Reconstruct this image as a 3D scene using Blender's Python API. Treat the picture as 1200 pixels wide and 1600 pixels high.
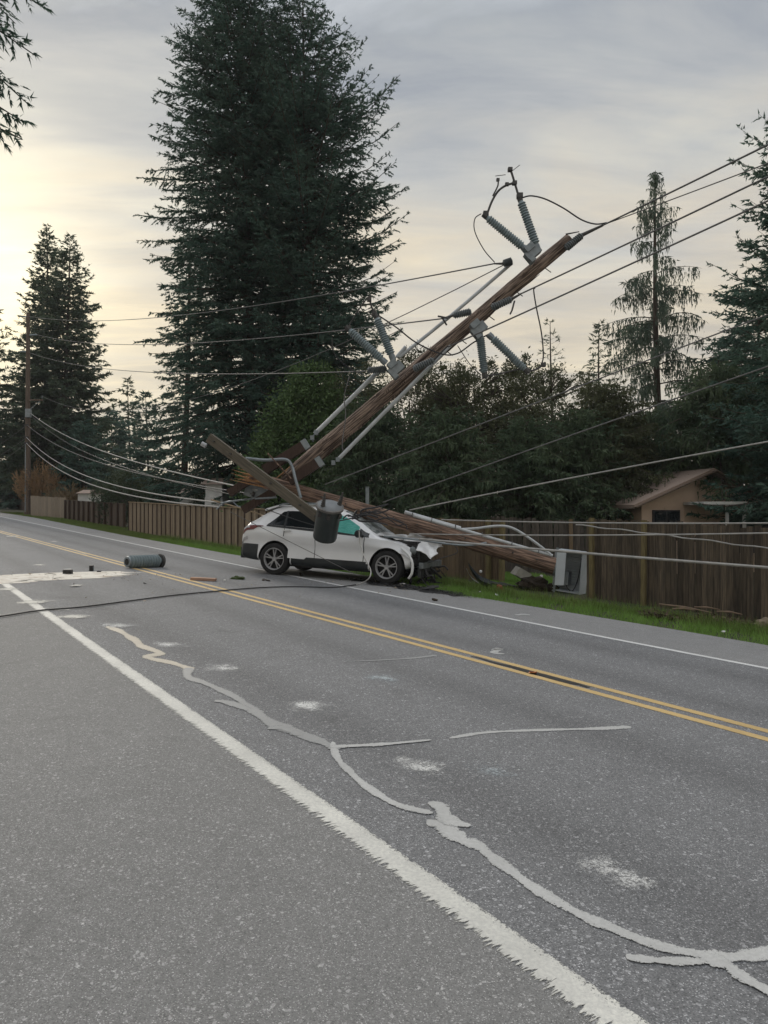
import bpy, bmesh, math, random
import numpy as np
from mathutils import Vector, Matrix, Euler

for _o in list(bpy.data.objects): bpy.data.objects.remove(_o)
SC = bpy.context.scene
COL = SC.collection
R_ = math.radians

# ------------------------------------------------------------------ camera
F, EYE = 1100.0, 1.55            # focal length in photo pixels, eye height (m)
SX, SY = -0.050, -0.0027         # the ground is banked: z = SX*x + SY*y
cam = bpy.data.cameras.new('camera'); cam_o = bpy.data.objects.new('camera', cam); COL.objects.link(cam_o)
cam_o.location = (0, 0, EYE); cam_o.rotation_euler = (R_(90), 0, 0)
cam.sensor_fit = 'VERTICAL'; cam.sensor_height = 36; cam.lens = F / 1600 * 36
cam.clip_start = 0.05; cam.clip_end = 3000
SC.camera = cam_o

# ------------------------------------------------------------------ world, sun, exposure
SUN_DIR = Vector((-0.56, 1.0, 0.50)).normalized()       # towards the sun
w = bpy.data.worlds.new('World'); SC.world = w; w.use_nodes = True
nt = w.node_tree; nt.nodes.clear()
def N(nt, t, **kw):
    n = nt.nodes.new(t)
    for k, v in kw.items(): setattr(n, k, v)
    return n
def math_n(nt, op, a, b=None, clamp=False):
    n = N(nt, 'ShaderNodeMath', operation=op); n.use_clamp = clamp
    for i, x in enumerate((a, b)):
        if x is None: continue
        if isinstance(x, (int, float)): n.inputs[i].default_value = x
        else: nt.links.new(x, n.inputs[i])
    return n.outputs[0]
def mix_c(nt, fac, a, b, blend='MIX'):
    n = N(nt, 'ShaderNodeMix', data_type='RGBA', blend_type=blend)
    for i, x in ((0, fac), (6, a), (7, b)):
        if isinstance(x, (int, float)): n.inputs[i].default_value = x
        elif isinstance(x, tuple): n.inputs[i].default_value = (*x, 1)
        else: nt.links.new(x, n.inputs[i])
    return n.outputs[2]
def ramp(nt, fac, stops):
    n = N(nt, 'ShaderNodeValToRGB'); e = n.color_ramp.elements
    while len(e) < len(stops): e.new(0.5)
    for el, (p, c) in zip(e, stops):
        el.position = p; el.color = (*c, 1) if isinstance(c, tuple) else (c, c, c, 1)
    nt.links.new(fac, n.inputs[0]); return n.outputs[0]
def noise(nt, vec, scale, detail=4, rough=0.55, dist=0.0):
    n = N(nt, 'ShaderNodeTexNoise'); n.inputs['Scale'].default_value = scale
    n.inputs['Detail'].default_value = detail; n.inputs['Roughness'].default_value = rough
    n.inputs['Distortion'].default_value = dist
    if vec is not None: nt.links.new(vec, n.inputs['Vector'])
    return n.outputs[0]
def vmul(nt, vec, s):
    n = N(nt, 'ShaderNodeVectorMath', operation='MULTIPLY'); nt.links.new(vec, n.inputs[0]); n.inputs[1].default_value = s
    return n.outputs[0]

tc = N(nt, 'ShaderNodeTexCoord'); dirv = tc.outputs['Generated']
sep = N(nt, 'ShaderNodeSeparateXYZ'); nt.links.new(dirv, sep.inputs[0])
sky = N(nt, 'ShaderNodeTexSky', sky_type='NISHITA'); sky.sun_disc = False
sky.sun_elevation = math.asin(SUN_DIR.z); sky.sun_rotation = math.atan2(SUN_DIR.x, SUN_DIR.y)
nish = mix_c(nt, 1.0, sky.outputs[0], (0.08, 0.08, 0.08), 'MULTIPLY')
zc = math_n(nt, 'MAXIMUM', sep.outputs[2], 0.0)
# a flat cloud deck: project the direction on a plane overhead so that the streaks flatten towards the horizon
den = math_n(nt, 'ADD', zc, 0.12)
cx = math_n(nt, 'DIVIDE', sep.outputs[0], den); cy = math_n(nt, 'DIVIDE', sep.outputs[1], den)
comb = N(nt, 'ShaderNodeCombineXYZ'); nt.links.new(cx, comb.inputs[0]); nt.links.new(cy, comb.inputs[1])
n1 = noise(nt, vmul(nt, comb.outputs[0], (0.9, 1.9, 1)), 1.5, 8, 0.58, 0.5)
n2 = noise(nt, vmul(nt, comb.outputs[0], (0.35, 1.3, 1)), 1.0, 5, 0.5, 0.3)
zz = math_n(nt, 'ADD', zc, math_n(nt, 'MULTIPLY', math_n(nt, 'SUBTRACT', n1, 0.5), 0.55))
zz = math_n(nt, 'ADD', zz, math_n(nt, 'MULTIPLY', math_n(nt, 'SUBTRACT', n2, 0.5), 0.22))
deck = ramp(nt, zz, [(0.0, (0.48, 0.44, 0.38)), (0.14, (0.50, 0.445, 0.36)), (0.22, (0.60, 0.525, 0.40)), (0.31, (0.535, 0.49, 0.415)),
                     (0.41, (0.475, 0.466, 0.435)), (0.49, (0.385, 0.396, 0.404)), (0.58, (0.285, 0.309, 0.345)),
                     (0.70, (0.48, 0.51, 0.56)), (0.84, (0.98, 1.01, 1.06)), (1.0, (1.22, 1.25, 1.30))])  # overhead stops, out of view, are brightened to add light on the ground
dot = N(nt, 'ShaderNodeVectorMath', operation='DOT_PRODUCT'); nt.links.new(dirv, dot.inputs[0])
dot.inputs[1].default_value = Vector((-0.60, 1.0, 0.34)).normalized()
dp = math_n(nt, 'MAXIMUM', dot.outputs['Value'], 0.0)
glow = math_n(nt, 'POWER', dp, 110.0)
glow = math_n(nt, 'MULTIPLY', glow, math_n(nt, 'ADD', 0.35, math_n(nt, 'MULTIPLY', n1, 1.5)))
gl = mix_c(nt, 1.0, ramp(nt, glow, [(0.0, 0.0), (1.0, 1.0)]), (0.60, 0.52, 0.30), 'MULTIPLY')
wide = mix_c(nt, 1.0, ramp(nt, math_n(nt, 'POWER', dp, 9.0), [(0, 0.0), (1, 1.0)]), (0.05, 0.04, 0.012), 'MULTIPLY')
n3 = noise(nt, vmul(nt, comb.outputs[0], (0.8, 3.0, 1)), 1.3, 8, 0.62, 0.7)
mot = ramp(nt, n3, [(0.30, (0.80, 0.825, 0.87)), (0.50, (0.99, 0.99, 0.985)), (0.70, (1.20, 1.18, 1.10))])
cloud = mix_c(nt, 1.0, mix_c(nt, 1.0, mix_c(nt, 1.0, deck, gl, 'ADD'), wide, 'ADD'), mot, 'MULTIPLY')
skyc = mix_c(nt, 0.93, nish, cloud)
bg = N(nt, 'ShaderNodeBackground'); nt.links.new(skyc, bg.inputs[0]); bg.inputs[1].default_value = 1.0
wo = N(nt, 'ShaderNodeOutputWorld'); nt.links.new(bg.outputs[0], wo.inputs[0])

sun = bpy.data.lights.new('sun', 'SUN'); sun.energy = 1.5; sun.angle = R_(16); sun.color = (1.0, 0.93, 0.82)
sun_o = bpy.data.objects.new('sun', sun); COL.objects.link(sun_o)
sun_o.rotation_euler = SUN_DIR.to_track_quat('Z', 'Y').to_euler()
SC.view_settings.view_transform = 'Standard'; SC.view_settings.look = 'None'
SC.view_settings.exposure = 0.40; SC.view_settings.gamma = 1.0; SC.view_settings.use_curve_mapping = False

# ------------------------------------------------------------------ place helpers
def gz(x, y): return SX * x + SY * y
def G(u, v, lift=0.0):
    """photo pixel -> point on the banked ground"""
    y = F * EYE / (v - (800 - SY * F - SX * (u - 600)))
    x = (u - 600) / F * y
    return Vector((x, y, gz(x, y) + lift))
def P(u, v, d):
    """photo pixel at a given real depth"""
    return Vector(((u - 600) / F * d, d, EYE + (800 - v) / F * d))

# ------------------------------------------------------------------ materials
MATS = {}
def mat(name, c1, c2=None, scale=6.0, stretch=(1, 1, 1), rough=0.7, metal=0.0, bump=0.0, bscale=None, spec=0.4,
        detail=5, rnd=0.0, lo=0.35, hi=0.65, coat=0.0, trans=0.0, bdist=0.01):
    if name in MATS: return MATS[name]
    m = bpy.data.materials.new(name); m.use_nodes = True; MATS[name] = m
    t = m.node_tree; b = t.nodes['Principled BSDF']
    b.inputs['Roughness'].default_value = rough; b.inputs['Metallic'].default_value = metal
    b.inputs['Specular IOR Level'].default_value = spec; b.inputs['Coat Weight'].default_value = coat
    c2 = c2 or tuple(x * 0.7 for x in c1)
    co = N(t, 'ShaderNodeTexCoord').outputs['Object']
    v = vmul(t, co, stretch)
    if rnd:
        oi = N(t, 'ShaderNodeObjectInfo')
        ad = N(t, 'ShaderNodeVectorMath', operation='ADD'); t.links.new(v, ad.inputs[0])
        cb = N(t, 'ShaderNodeCombineXYZ'); t.links.new(math_n(t, 'MULTIPLY', oi.outputs['Random'], 37.0), cb.inputs[0])
        t.links.new(math_n(t, 'MULTIPLY', oi.outputs['Random'], 91.0), cb.inputs[2])
        t.links.new(cb.outputs[0], ad.inputs[1]); v = ad.outputs[0]
    n = noise(t, v, scale, detail)
    col = ramp(t, n, [(lo, c1), (hi, c2)])
    if rnd:
        k = math_n(t, 'ADD', 1.0 - rnd, math_n(t, 'MULTIPLY', oi.outputs['Random'], 2 * rnd))
        cc = N(t, 'ShaderNodeCombineColor')
        for i in range(3): t.links.new(k, cc.inputs[i])
        col = mix_c(t, 1.0, col, cc.outputs[0], 'MULTIPLY')
    t.links.new(col, b.inputs['Base Color'])
    if bump:
        bn = N(t, 'ShaderNodeBump'); bn.inputs['Strength'].default_value = bump; bn.inputs['Distance'].default_value = bdist
        t.links.new(noise(t, v, bscale or scale * 2, 4), bn.inputs['Height']); t.links.new(bn.outputs[0], b.inputs['Normal'])
    if trans:
        tr = N(t, 'ShaderNodeBsdfTranslucent'); t.links.new(col, tr.inputs[0])
        ms = N(t, 'ShaderNodeMixShader'); ms.inputs[0].default_value = trans
        t.links.new(b.outputs[0], ms.inputs[1]); t.links.new(tr.outputs[0], ms.inputs[2])
        t.links.new(ms.outputs[0], t.nodes['Material Output'].inputs[0])
    return m

def asphalt(name, dark, mid, light, chip=240.0, big=0.12, tracks=()):
    m = bpy.data.materials.new(name); m.use_nodes = True; t = m.node_tree; b = t.nodes['Principled BSDF']
    co = N(t, 'ShaderNodeTexCoord').outputs['Object']
    vo = N(t, 'ShaderNodeTexVoronoi'); vo.inputs['Scale'].default_value = chip; t.links.new(co, vo.inputs['Vector'])
    sp = N(t, 'ShaderNodeSeparateColor'); t.links.new(vo.outputs['Color'], sp.inputs[0])
    base = ramp(t, sp.outputs[0], [(0.0, dark), (0.35, mid), (0.80, mid), (0.93, light), (1.0, tuple(min(1, x * 1.9) for x in light))])
    vo2 = N(t, 'ShaderNodeTexVoronoi'); vo2.inputs['Scale'].default_value = chip * 0.33; t.links.new(co, vo2.inputs['Vector'])
    sp2 = N(t, 'ShaderNodeSeparateColor'); t.links.new(vo2.outputs['Color'], sp2.inputs[0])
    base = mix_c(t, 0.30, base, ramp(t, sp2.outputs[1], [(0, dark), (0.6, mid), (0.96, mid), (0.985, tuple(min(1, x * 2.2) for x in light))]))
    n = noise(t, co, 0.55, 6, 0.6); n3 = noise(t, vmul(t, co, (1, 1, 1)), 5.0, 5, 0.6)
    k = math_n(t, 'ADD', math_n(t, 'ADD', 1 - big, math_n(t, 'MULTIPLY', n, 2 * big)), math_n(t, 'MULTIPLY', math_n(t, 'SUBTRACT', n3, 0.5), 0.28))
    uvs = N(t, 'ShaderNodeSeparateXYZ'); t.links.new(N(t, 'ShaderNodeTexCoord').outputs['UV'], uvs.inputs[0])
    nw = math_n(t, 'ADD', uvs.outputs[1], math_n(t, 'MULTIPLY', math_n(t, 'SUBTRACT', noise(t, co, 0.35, 3), 0.5), 0.06))
    for tp in tracks:                                      # polished wheel paths
        dd = math_n(t, 'ABSOLUTE', math_n(t, 'SUBTRACT', nw, tp))
        g = math_n(t, 'SUBTRACT', 1.0, math_n(t, 'MULTIPLY', dd, 14.0), True)
        k = math_n(t, 'MULTIPLY', k, math_n(t, 'SUBTRACT', 1.0, math_n(t, 'MULTIPLY', math_n(t, 'MULTIPLY', g, n3), 0.42)))
    cc = N(t, 'ShaderNodeCombineColor')
    for i in range(3): t.links.new(k, cc.inputs[i])
    col = mix_c(t, 1.0, base, cc.outputs[0], 'MULTIPLY')
    st = math_n(t, 'MULTIPLY', math_n(t, 'SUBTRACT', noise(t, co, 1.3, 7, 0.65, 0.6), 0.60, True), 2.6)
    col = mix_c(t, st, col, tuple(x * 0.55 for x in dark))
    t.links.new(col, b.inputs['Base Color']); b.inputs['Roughness'].default_value = 0.82; b.inputs['Specular IOR Level'].default_value = 0.35
    bn = N(t, 'ShaderNodeBump'); bn.inputs['Strength'].default_value = 0.5; bn.inputs['Distance'].default_value = 0.003
    t.links.new(vo.outputs['Distance'], bn.inputs['Height']); t.links.new(bn.outputs[0], b.inputs['Normal'])
    return m

def paint(name, c1, c2, wear=0.5, comb=0.0, rough=0.7, edge0=0.62, grain=9.0):
    """road paint: UV.x runs along in metres, UV.y across 0..1; the edges and the face are worn through"""
    m = bpy.data.materials.new(name); m.use_nodes = True; t = m.node_tree; b = t.nodes['Principled BSDF']
    uv = N(t, 'ShaderNodeTexCoord').outputs['UV']; co = N(t, 'ShaderNodeTexCoord').outputs['Object']
    s = N(t, 'ShaderNodeSeparateXYZ'); t.links.new(uv, s.inputs[0])
    col = ramp(t, noise(t, co, 60, 6, 0.7), [(0.35, c1), (0.7, c2)])
    col = mix_c(t, math_n(t, 'MULTIPLY', math_n(t, 'SUBTRACT', noise(t, co, 2.2, 5, 0.6), 0.35, True), 1.4), col, tuple(x * 0.72 for x in c2))
    t.links.new(col, b.inputs['Base Color']); b.inputs['Roughness'].default_value = rough
    near = math_n(t, 'SUBTRACT', 1.0, s.outputs[1])
    edge = math_n(t, 'MINIMUM', s.outputs[1], near)                  # 0 at both edges .. 0.5
    nn = noise(t, co, 55, 6, 0.75)
    a = math_n(t, 'ADD', math_n(t, 'MULTIPLY', edge, 5.0), math_n(t, 'MULTIPLY', math_n(t, 'SUBTRACT', nn, 0.5), 3.2))
    a = math_n(t, 'ADD', a, edge0 - wear * 0.4)
    a = math_n(t, 'SUBTRACT', a, math_n(t, 'MULTIPLY', math_n(t, 'SUBTRACT', noise(t, co, 3.0, 5, 0.7), 0.5, True), wear * 6))
    a = math_n(t, 'SUBTRACT', a, math_n(t, 'MULTIPLY', math_n(t, 'SUBTRACT', noise(t, co, 170, 3, 0.6), 0.56, True), grain))
    if comb:                                                         # the ragged, combed edge of the heavy line
        vv = N(t, 'ShaderNodeCombineXYZ'); t.links.new(math_n(t, 'MULTIPLY', s.outputs[0], 62.0), vv.inputs[0]); t.links.new(math_n(t, 'MULTIPLY', s.outputs[1], 1.2), vv.inputs[1])
        cn = noise(t, vv.outputs[0], 1.0, 5, 0.7)
        a2 = math_n(t, 'ADD', math_n(t, 'MULTIPLY', near, 3.6), math_n(t, 'MULTIPLY', math_n(t, 'SUBTRACT', cn, 0.62), 5.0 * comb))
        a = math_n(t, 'MINIMUM', a, math_n(t, 'ADD', a2, 0.1))
    al = ramp(t, a, [(0.42, 0.0), (0.62, 1.0)])
    t.links.new(al, b.inputs['Alpha'])
    return m

def speckle(name, c, dens=0.5, fall=1.0, scale=42):
    """scuffed paint specks inside a unit disc of object space"""
    m = bpy.data.materials.new(name); m.use_nodes = True; t = m.node_tree; b = t.nodes['Principled BSDF']
    co = N(t, 'ShaderNodeTexCoord').outputs['Object']; ge = N(t, 'ShaderNodeNewGeometry').outputs['Position']
    ln = N(t, 'ShaderNodeVectorMath', operation='LENGTH'); t.links.new(co, ln.inputs[0])
    f = math_n(t, 'SUBTRACT', 1.0, ln.outputs['Value'], True)
    nn = noise(t, ge, scale, 8, 0.85)
    nb = noise(t, ge, 7, 4, 0.6)
    a = math_n(t, 'ADD', math_n(t, 'MULTIPLY', f, fall), math_n(t, 'MULTIPLY', math_n(t, 'SUBTRACT', nn, 0.5), 2.6))
    a = math_n(t, 'ADD', a, math_n(t, 'MULTIPLY', math_n(t, 'SUBTRACT', nb, 0.5), 1.2))
    a = math_n(t, 'SUBTRACT', a, 1.0 - dens)
    a = math_n(t, 'MULTIPLY', ramp(t, a, [(0.05, 0.0), (0.55, 0.85)]), ramp(t, f, [(0.0, 0.0), (0.25, 1.0)]))
    t.links.new(a, b.inputs['Alpha']); b.inputs['Base Color'].default_value = (*c, 1); b.inputs['Roughness'].default_value = 0.8
    return m

# ------------------------------------------------------------------ mesh and object helpers
WM = {}
class MB:
    def __init__(s): s.v = []; s.f = []; s.m = []
    def add(s, vs, fs, mi=0):
        o = len(s.v); s.v += [tuple(v) for v in vs]; s.f += [tuple(i + o for i in f) for f in fs]; s.m += [mi] * len(fs); return s
    def box(s, c, d, M=None, mi=0, taper=1.0):
        c = Vector(c); hx, hy, hz = d[0] / 2, d[1] / 2, d[2] / 2; vs = []
        for k, zz in ((1, -hz), (taper, hz)):
            for sx, sy in ((-1, -1), (1, -1), (1, 1), (-1, 1)):
                p = Vector((sx * hx * k, sy * hy * k, zz)); vs.append(c + (M @ p if M else p))
        return s.add(vs, [(3, 2, 1, 0), (4, 5, 6, 7), (0, 1, 5, 4), (1, 2, 6, 5), (2, 3, 7, 6), (3, 0, 4, 7)], mi)
    def bar(s, a, b, wd, ht, up=(0, 0, 1), mi=0):
        """rectangular bar from a to b"""
        a, b = Vector(a), Vector(b); z = (b - a); L = z.length; z.normalize()
        x = z.cross(Vector(up)); x = x.normalized() if x.length > 1e-4 else Vector((1, 0, 0)); y = z.cross(x).normalized()
        M = Matrix((x, y, z)).transposed()
        return s.box((a + b) / 2, (wd, ht, L), M, mi)
    def tube(s, pts, r, n=8, caps=True, mi=0):
        pts = [Vector(p) for p in pts]; rs = r if isinstance(r, (list, tuple)) else [r] * len(pts)
        rings = []; o = None
        for i, p in enumerate(pts):
            t = (pts[min(i + 1, len(pts) - 1)] - pts[max(i - 1, 0)]).normalized()
            if o is None:
                o = t.cross(Vector((0, 0, 1)));
                if o.length < 1e-3: o = Vector((1, 0, 0))
            o = (o - t * o.dot(t)).normalized(); q = t.cross(o)
            rings.append([p + (o * math.cos(2 * math.pi * k / n) + q * math.sin(2 * math.pi * k / n)) * rs[i] for k in range(n)])
        vs = [v for R in rings for v in R]; fs = []
        for i in range(len(pts) - 1):
            for k in range(n):
                k2 = (k + 1) % n; fs.append((i * n + k, i * n + k2, (i + 1) * n + k2, (i + 1) * n + k))
        if caps: fs += [tuple(range(n - 1, -1, -1)), tuple((len(pts) - 1) * n + k for k in range(n))]
        return s.add(vs, fs, mi)
    def lathe(s, prof, n=16, M=None, mi=0, caps=True):
        """prof: (r, z) list about local Z"""
        vs = []; fs = []
        for r, z in prof:
            for k in range(n):
                p = Vector((r * math.cos(2 * math.pi * k / n), r * math.sin(2 * math.pi * k / n), z)); vs.append(M @ p if M else p)
        for i in range(len(prof) - 1):
            for k in range(n):
                k2 = (k + 1) % n; fs.append((i * n + k, i * n + k2, (i + 1) * n + k2, (i + 1) * n + k))
        if caps: fs += [tuple(range(n - 1, -1, -1)), tuple((len(prof) - 1) * n + k for k in range(n))]
        return s.add(vs, fs, mi)
    def mesh(s, name, smooth=False):
        me = bpy.data.meshes.new(name); me.from_pydata(s.v, [], s.f)
        me.polygons.foreach_set('material_index', s.m)
        if smooth:
            me.polygons.foreach_set('use_smooth', [True] * len(s.f))
            try: me.set_sharp_from_angle(angle=R_(38))
            except Exception: pass
        me.update(); return me
def put(name, me, m=None, parent=None, M=None):
    o = bpy.data.objects.new(name, me); COL.objects.link(o); M = M or Matrix()
    if me is not None and m is not None and not me.materials:
        for x in (m if isinstance(m, (list, tuple)) else [m]): me.materials.append(x)
    if parent is not None:
        o.parent = parent; o.matrix_local = WM[parent.name].inverted() @ M
    else: o.matrix_local = M
    WM[o.name] = M.copy(); return o
def part(name, mb, m, parent=None, M=None, smooth=False, world=True):
    """mb holds world coordinates (world=True: the object's origin is moved to their centre) or coordinates of M"""
    if world and M is None:
        c = Vector(np.mean(np.array([tuple(v) for v in mb.v]), axis=0)); mb.v = [tuple(Vector(v) - c) for v in mb.v]; M = Matrix.Translation(c)
    return put(name, mb.mesh(name, smooth), m, parent, M)
def tag(o, label=None, cat=None, group=None, kind=None):
    for k, v in (('label', label), ('category', cat), ('group', group), ('kind', kind)):
        if v: o[k] = v
    return o
def thing(name, label, cat, loc=(0, 0, 0), group=None, M=None):
    o = bpy.data.objects.new(name, None); COL.objects.link(o); o.empty_display_size = 0.2
    M = M or Matrix.Translation(Vector(loc)); o.matrix_local = M; WM[o.name] = M.copy()
    return tag(o, label, cat, group)
def align(a, b):
    """matrix with origin a and Z along a->b"""
    a, b = Vector(a), Vector(b); z = (b - a).normalized(); q = z.to_track_quat('Z', 'Y')
    return Matrix.Translation(a) @ q.to_matrix().to_4x4()
def np_mesh(name, T):
    """triangle soup (n,3,3) -> mesh"""
    T = np.asarray(T, dtype=np.float32); n = len(T); me = bpy.data.meshes.new(name)
    me.vertices.add(n * 3); me.vertices.foreach_set('co', T.reshape(-1))
    me.loops.add(n * 3); me.loops.foreach_set('vertex_index', np.arange(n * 3, dtype=np.int32))
    me.polygons.add(n); me.polygons.foreach_set('loop_start', np.arange(0, n * 3, 3, dtype=np.int32))
    try: me.polygons.foreach_set('loop_total', np.full(n, 3, dtype=np.int32))
    except Exception: pass
    me.update(calc_edges=True); return me
def curve_pts(pts, n=8):
    """Catmull-Rom through points"""
    pts = [Vector(p) for p in pts]; out = []
    for i in range(len(pts) - 1):
        p0 = pts[max(i - 1, 0)]; p1 = pts[i]; p2 = pts[i + 1]; p3 = pts[min(i + 2, len(pts) - 1)]
        for k in range(n):
            t = k / n
            out.append(0.5 * ((2 * p1) + (p2 - p0) * t + (2 * p0 - 5 * p1 + 4 * p2 - p3) * t * t + (3 * p1 - p0 - 3 * p2 + p3) * t ** 3))
    out.append(pts[-1]); return out
# ------------------------------------------------------------------ ground and road
def quad_fit(pts, us):
    c = np.polyfit([p[0] for p in pts], [p[1] for p in pts], 2); return [(u, np.polyval(c, u)) for u in us]
PX_L = [(15, 917.5), (100, 982.5), (240, 1085), (427, 1210), (480, 1250), (600, 1343), (800, 1489), (960, 1596)]
PX_Y = [(0, 829), (193, 882.7), (300, 912), (400, 937), (600, 990), (908, 1068), (1200, 1151)]
PX_R = [(0, 807), (400, 888.5), (507, 910), (580, 924.3), (1200, 1044.7)]
PX_E = [(0, 800.5), (50, 808), (200, 837.5), (367, 867), (480, 885), (560, 896), (640, 912), (720, 932), (800, 943), (900, 957.5), (1000, 974), (1200, 1009)]
def extend(ws, back, fwd):
    """lengthen a world polyline straight on at both ends"""
    ws = [Vector((p.x, p.y, 0)) for p in ws]
    a = (ws[0] - ws[min(3, len(ws) - 1)]).normalized(); b = (ws[-1] - ws[-min(4, len(ws))]).normalized()
    return [ws[0] + a * back] + ws + [ws[-1] + b * fwd]
LL = extend([G(u, v) for u, v in quad_fit(PX_L, np.linspace(15, 960, 16))], 150, 12)
YY = extend([G(u, v) for u, v in quad_fit(PX_Y, np.linspace(0, 1200, 24))], 120, 12)
RR = extend([G(u, v) for u, v in quad_fit(PX_R, np.linspace(0, 1200, 24))], 90, 12)
EE = extend([G(u, v) for u, v in PX_E], 80, 12)
def resample(ws, n):
    d = [0]
    for a, b in zip(ws, ws[1:]): d.append(d[-1] + (b - a).length)
    out = []
    for s in np.linspace(0, d[-1], n):
        i = min(max(int(np.searchsorted(d, s)) - 1, 0), len(ws) - 2); t = (s - d[i]) / max(d[i + 1] - d[i], 1e-9); out.append(ws[i].lerp(ws[i + 1], t))
    return out
def lift(p, h): return Vector((p.x, p.y, gz(p.x, p.y) + h))
def sheet(name, a, b, m, h, n=60, parent=None):
    a, b = resample(a, n), resample(b, n); mb = MB(); vs = []
    for p, q in zip(a, b): vs += [lift(p, h), lift(q, h)]
    mb.add(vs, [(2 * i, 2 * i + 2, 2 * i + 3, 2 * i + 1) for i in range(n - 1)]); me = mb.mesh(name); uv = me.uv_layers.new(name='UVMap')
    for li, l in enumerate(me.loops): uv.data[li].uv = (l.vertex_index // 2, float(l.vertex_index % 2))
    return put(name, me, m, parent)
def ribbon(name, ws, width, m, h, parent, step=None):
    """a strip of paint or sealant along a world polyline; width a number or a list"""
    n = len(ws); mb = MB(); vs = []; uvs = []; acc = 0
    for i, p in enumerate(ws):
        t = (ws[min(i + 1, n - 1)] - ws[max(i - 1, 0)]); t.z = 0; t.normalize(); q = Vector((t.y, -t.x, 0))
        wd = width[i] if isinstance(width, (list, tuple)) else width
        if i: acc += (Vector((p.x, p.y, 0)) - Vector((ws[i - 1].x, ws[i - 1].y, 0))).length
        vs += [lift(p - q * wd / 2, h), lift(p + q * wd / 2, h)]; uvs.append((acc, acc))
    fs = [(2 * i, 2 * i + 1, 2 * i + 3, 2 * i + 2) for i in range(n - 1)]; mb.add(vs, fs); me = mb.mesh(name)
    uv = me.uv_layers.new(name='UVMap')
    for li, l in enumerate(me.loops):
        i, sd = divmod(l.vertex_index, 2); uv.data[li].uv = (uvs[i][0], float(sd))
    return put(name, me, m, parent)

M_LANE = asphalt('asphalt_lane', (0.062, 0.063, 0.065), (0.166, 0.168, 0.172), (0.32, 0.32, 0.325), 215, tracks=(0.14, 0.38, 0.66, 0.88))
M_SHNEAR = asphalt('asphalt_near_shoulder', (0.090, 0.089, 0.087), (0.190, 0.189, 0.185), (0.31, 0.305, 0.30), 270)
M_SHFAR = asphalt('asphalt_far_shoulder', (0.13, 0.128, 0.126), (0.235, 0.232, 0.228), (0.31, 0.31, 0.31), 300)
M_SOIL = mat('soil_and_turf', (0.030, 0.042, 0.012), (0.055, 0.045, 0.028), 1.6, rough=0.95, bump=0.6, bscale=14, bdist=0.03)

mb = MB(); NG = 40
xs = np.linspace(-420, 420, NG); ys = np.linspace(-60, 620, NG)
mb.add([(x, y, gz(x, y) - 0.03) for y in ys for x in xs], [(j * NG + i, j * NG + i + 1, (j + 1) * NG + i + 1, (j + 1) * NG + i) for j in range(NG - 1) for i in range(NG - 1)])
ground = tag(put('ground', mb.mesh('ground'), M_SOIL), kind='structure')
def shift(ws, d):
    out = []
    for i, p in enumerate(ws):
        t = (ws[min(i + 1, len(ws) - 1)] - ws[max(i - 1, 0)]).normalized(); out.append(p + Vector((t.y, -t.x, 0)) * d)
    return out
road = tag(sheet('road', LL, RR, M_LANE, 0.0), kind='structure')
side = (RR[10] - LL[10]); nl = shift(LL, 3.4)
if (nl[8] - RR[10]).length < (LL[8] - RR[10]).length: nl = shift(LL, -3.4)
shoulder_near = tag(sheet('road_shoulder', LL, nl, M_SHNEAR, 0.0), kind='structure')
shoulder_far = tag(sheet('road_shoulder', RR, EE, M_SHFAR, 0.0), kind='structure')

M_WHITE_OLD = paint('worn_white_paint', (0.68, 0.67, 0.61), (0.46, 0.455, 0.43), 0.34, 0.95)
M_WHITE = paint('white_line_paint', (0.72, 0.72, 0.70), (0.58, 0.58, 0.57), 0.12)
M_YELLOW = paint('yellow_line_paint', (0.60, 0.43, 0.19), (0.48, 0.335, 0.14), 0.18)
M_SEAL_CREAM = paint('cream_crack_sealant', (0.58, 0.52, 0.42), (0.42, 0.38, 0.31), 0.06, edge0=0.10)
M_SEAL_GREY = paint('grey_crack_sealant', (0.24, 0.245, 0.245), (0.33, 0.33, 0.325), 0.06, rough=0.55, edge0=0.10)
M_SEAL_LIGHT = paint('light_crack_sealant', (0.50, 0.50, 0.485), (0.38, 0.38, 0.37), 0.06, rough=0.55, edge0=0.10)
H1 = 0.003
ribbon('edge_line', resample(LL, 140), 0.185, M_WHITE_OLD, H1, road)
ribbon('edge_line', resample(RR, 120), 0.105, M_WHITE, H1, road)
for dd in (-0.115, 0.115): ribbon('centre_line', resample(shift(YY, dd), 120), 0.108, M_YELLOW, H1, road)
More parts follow.
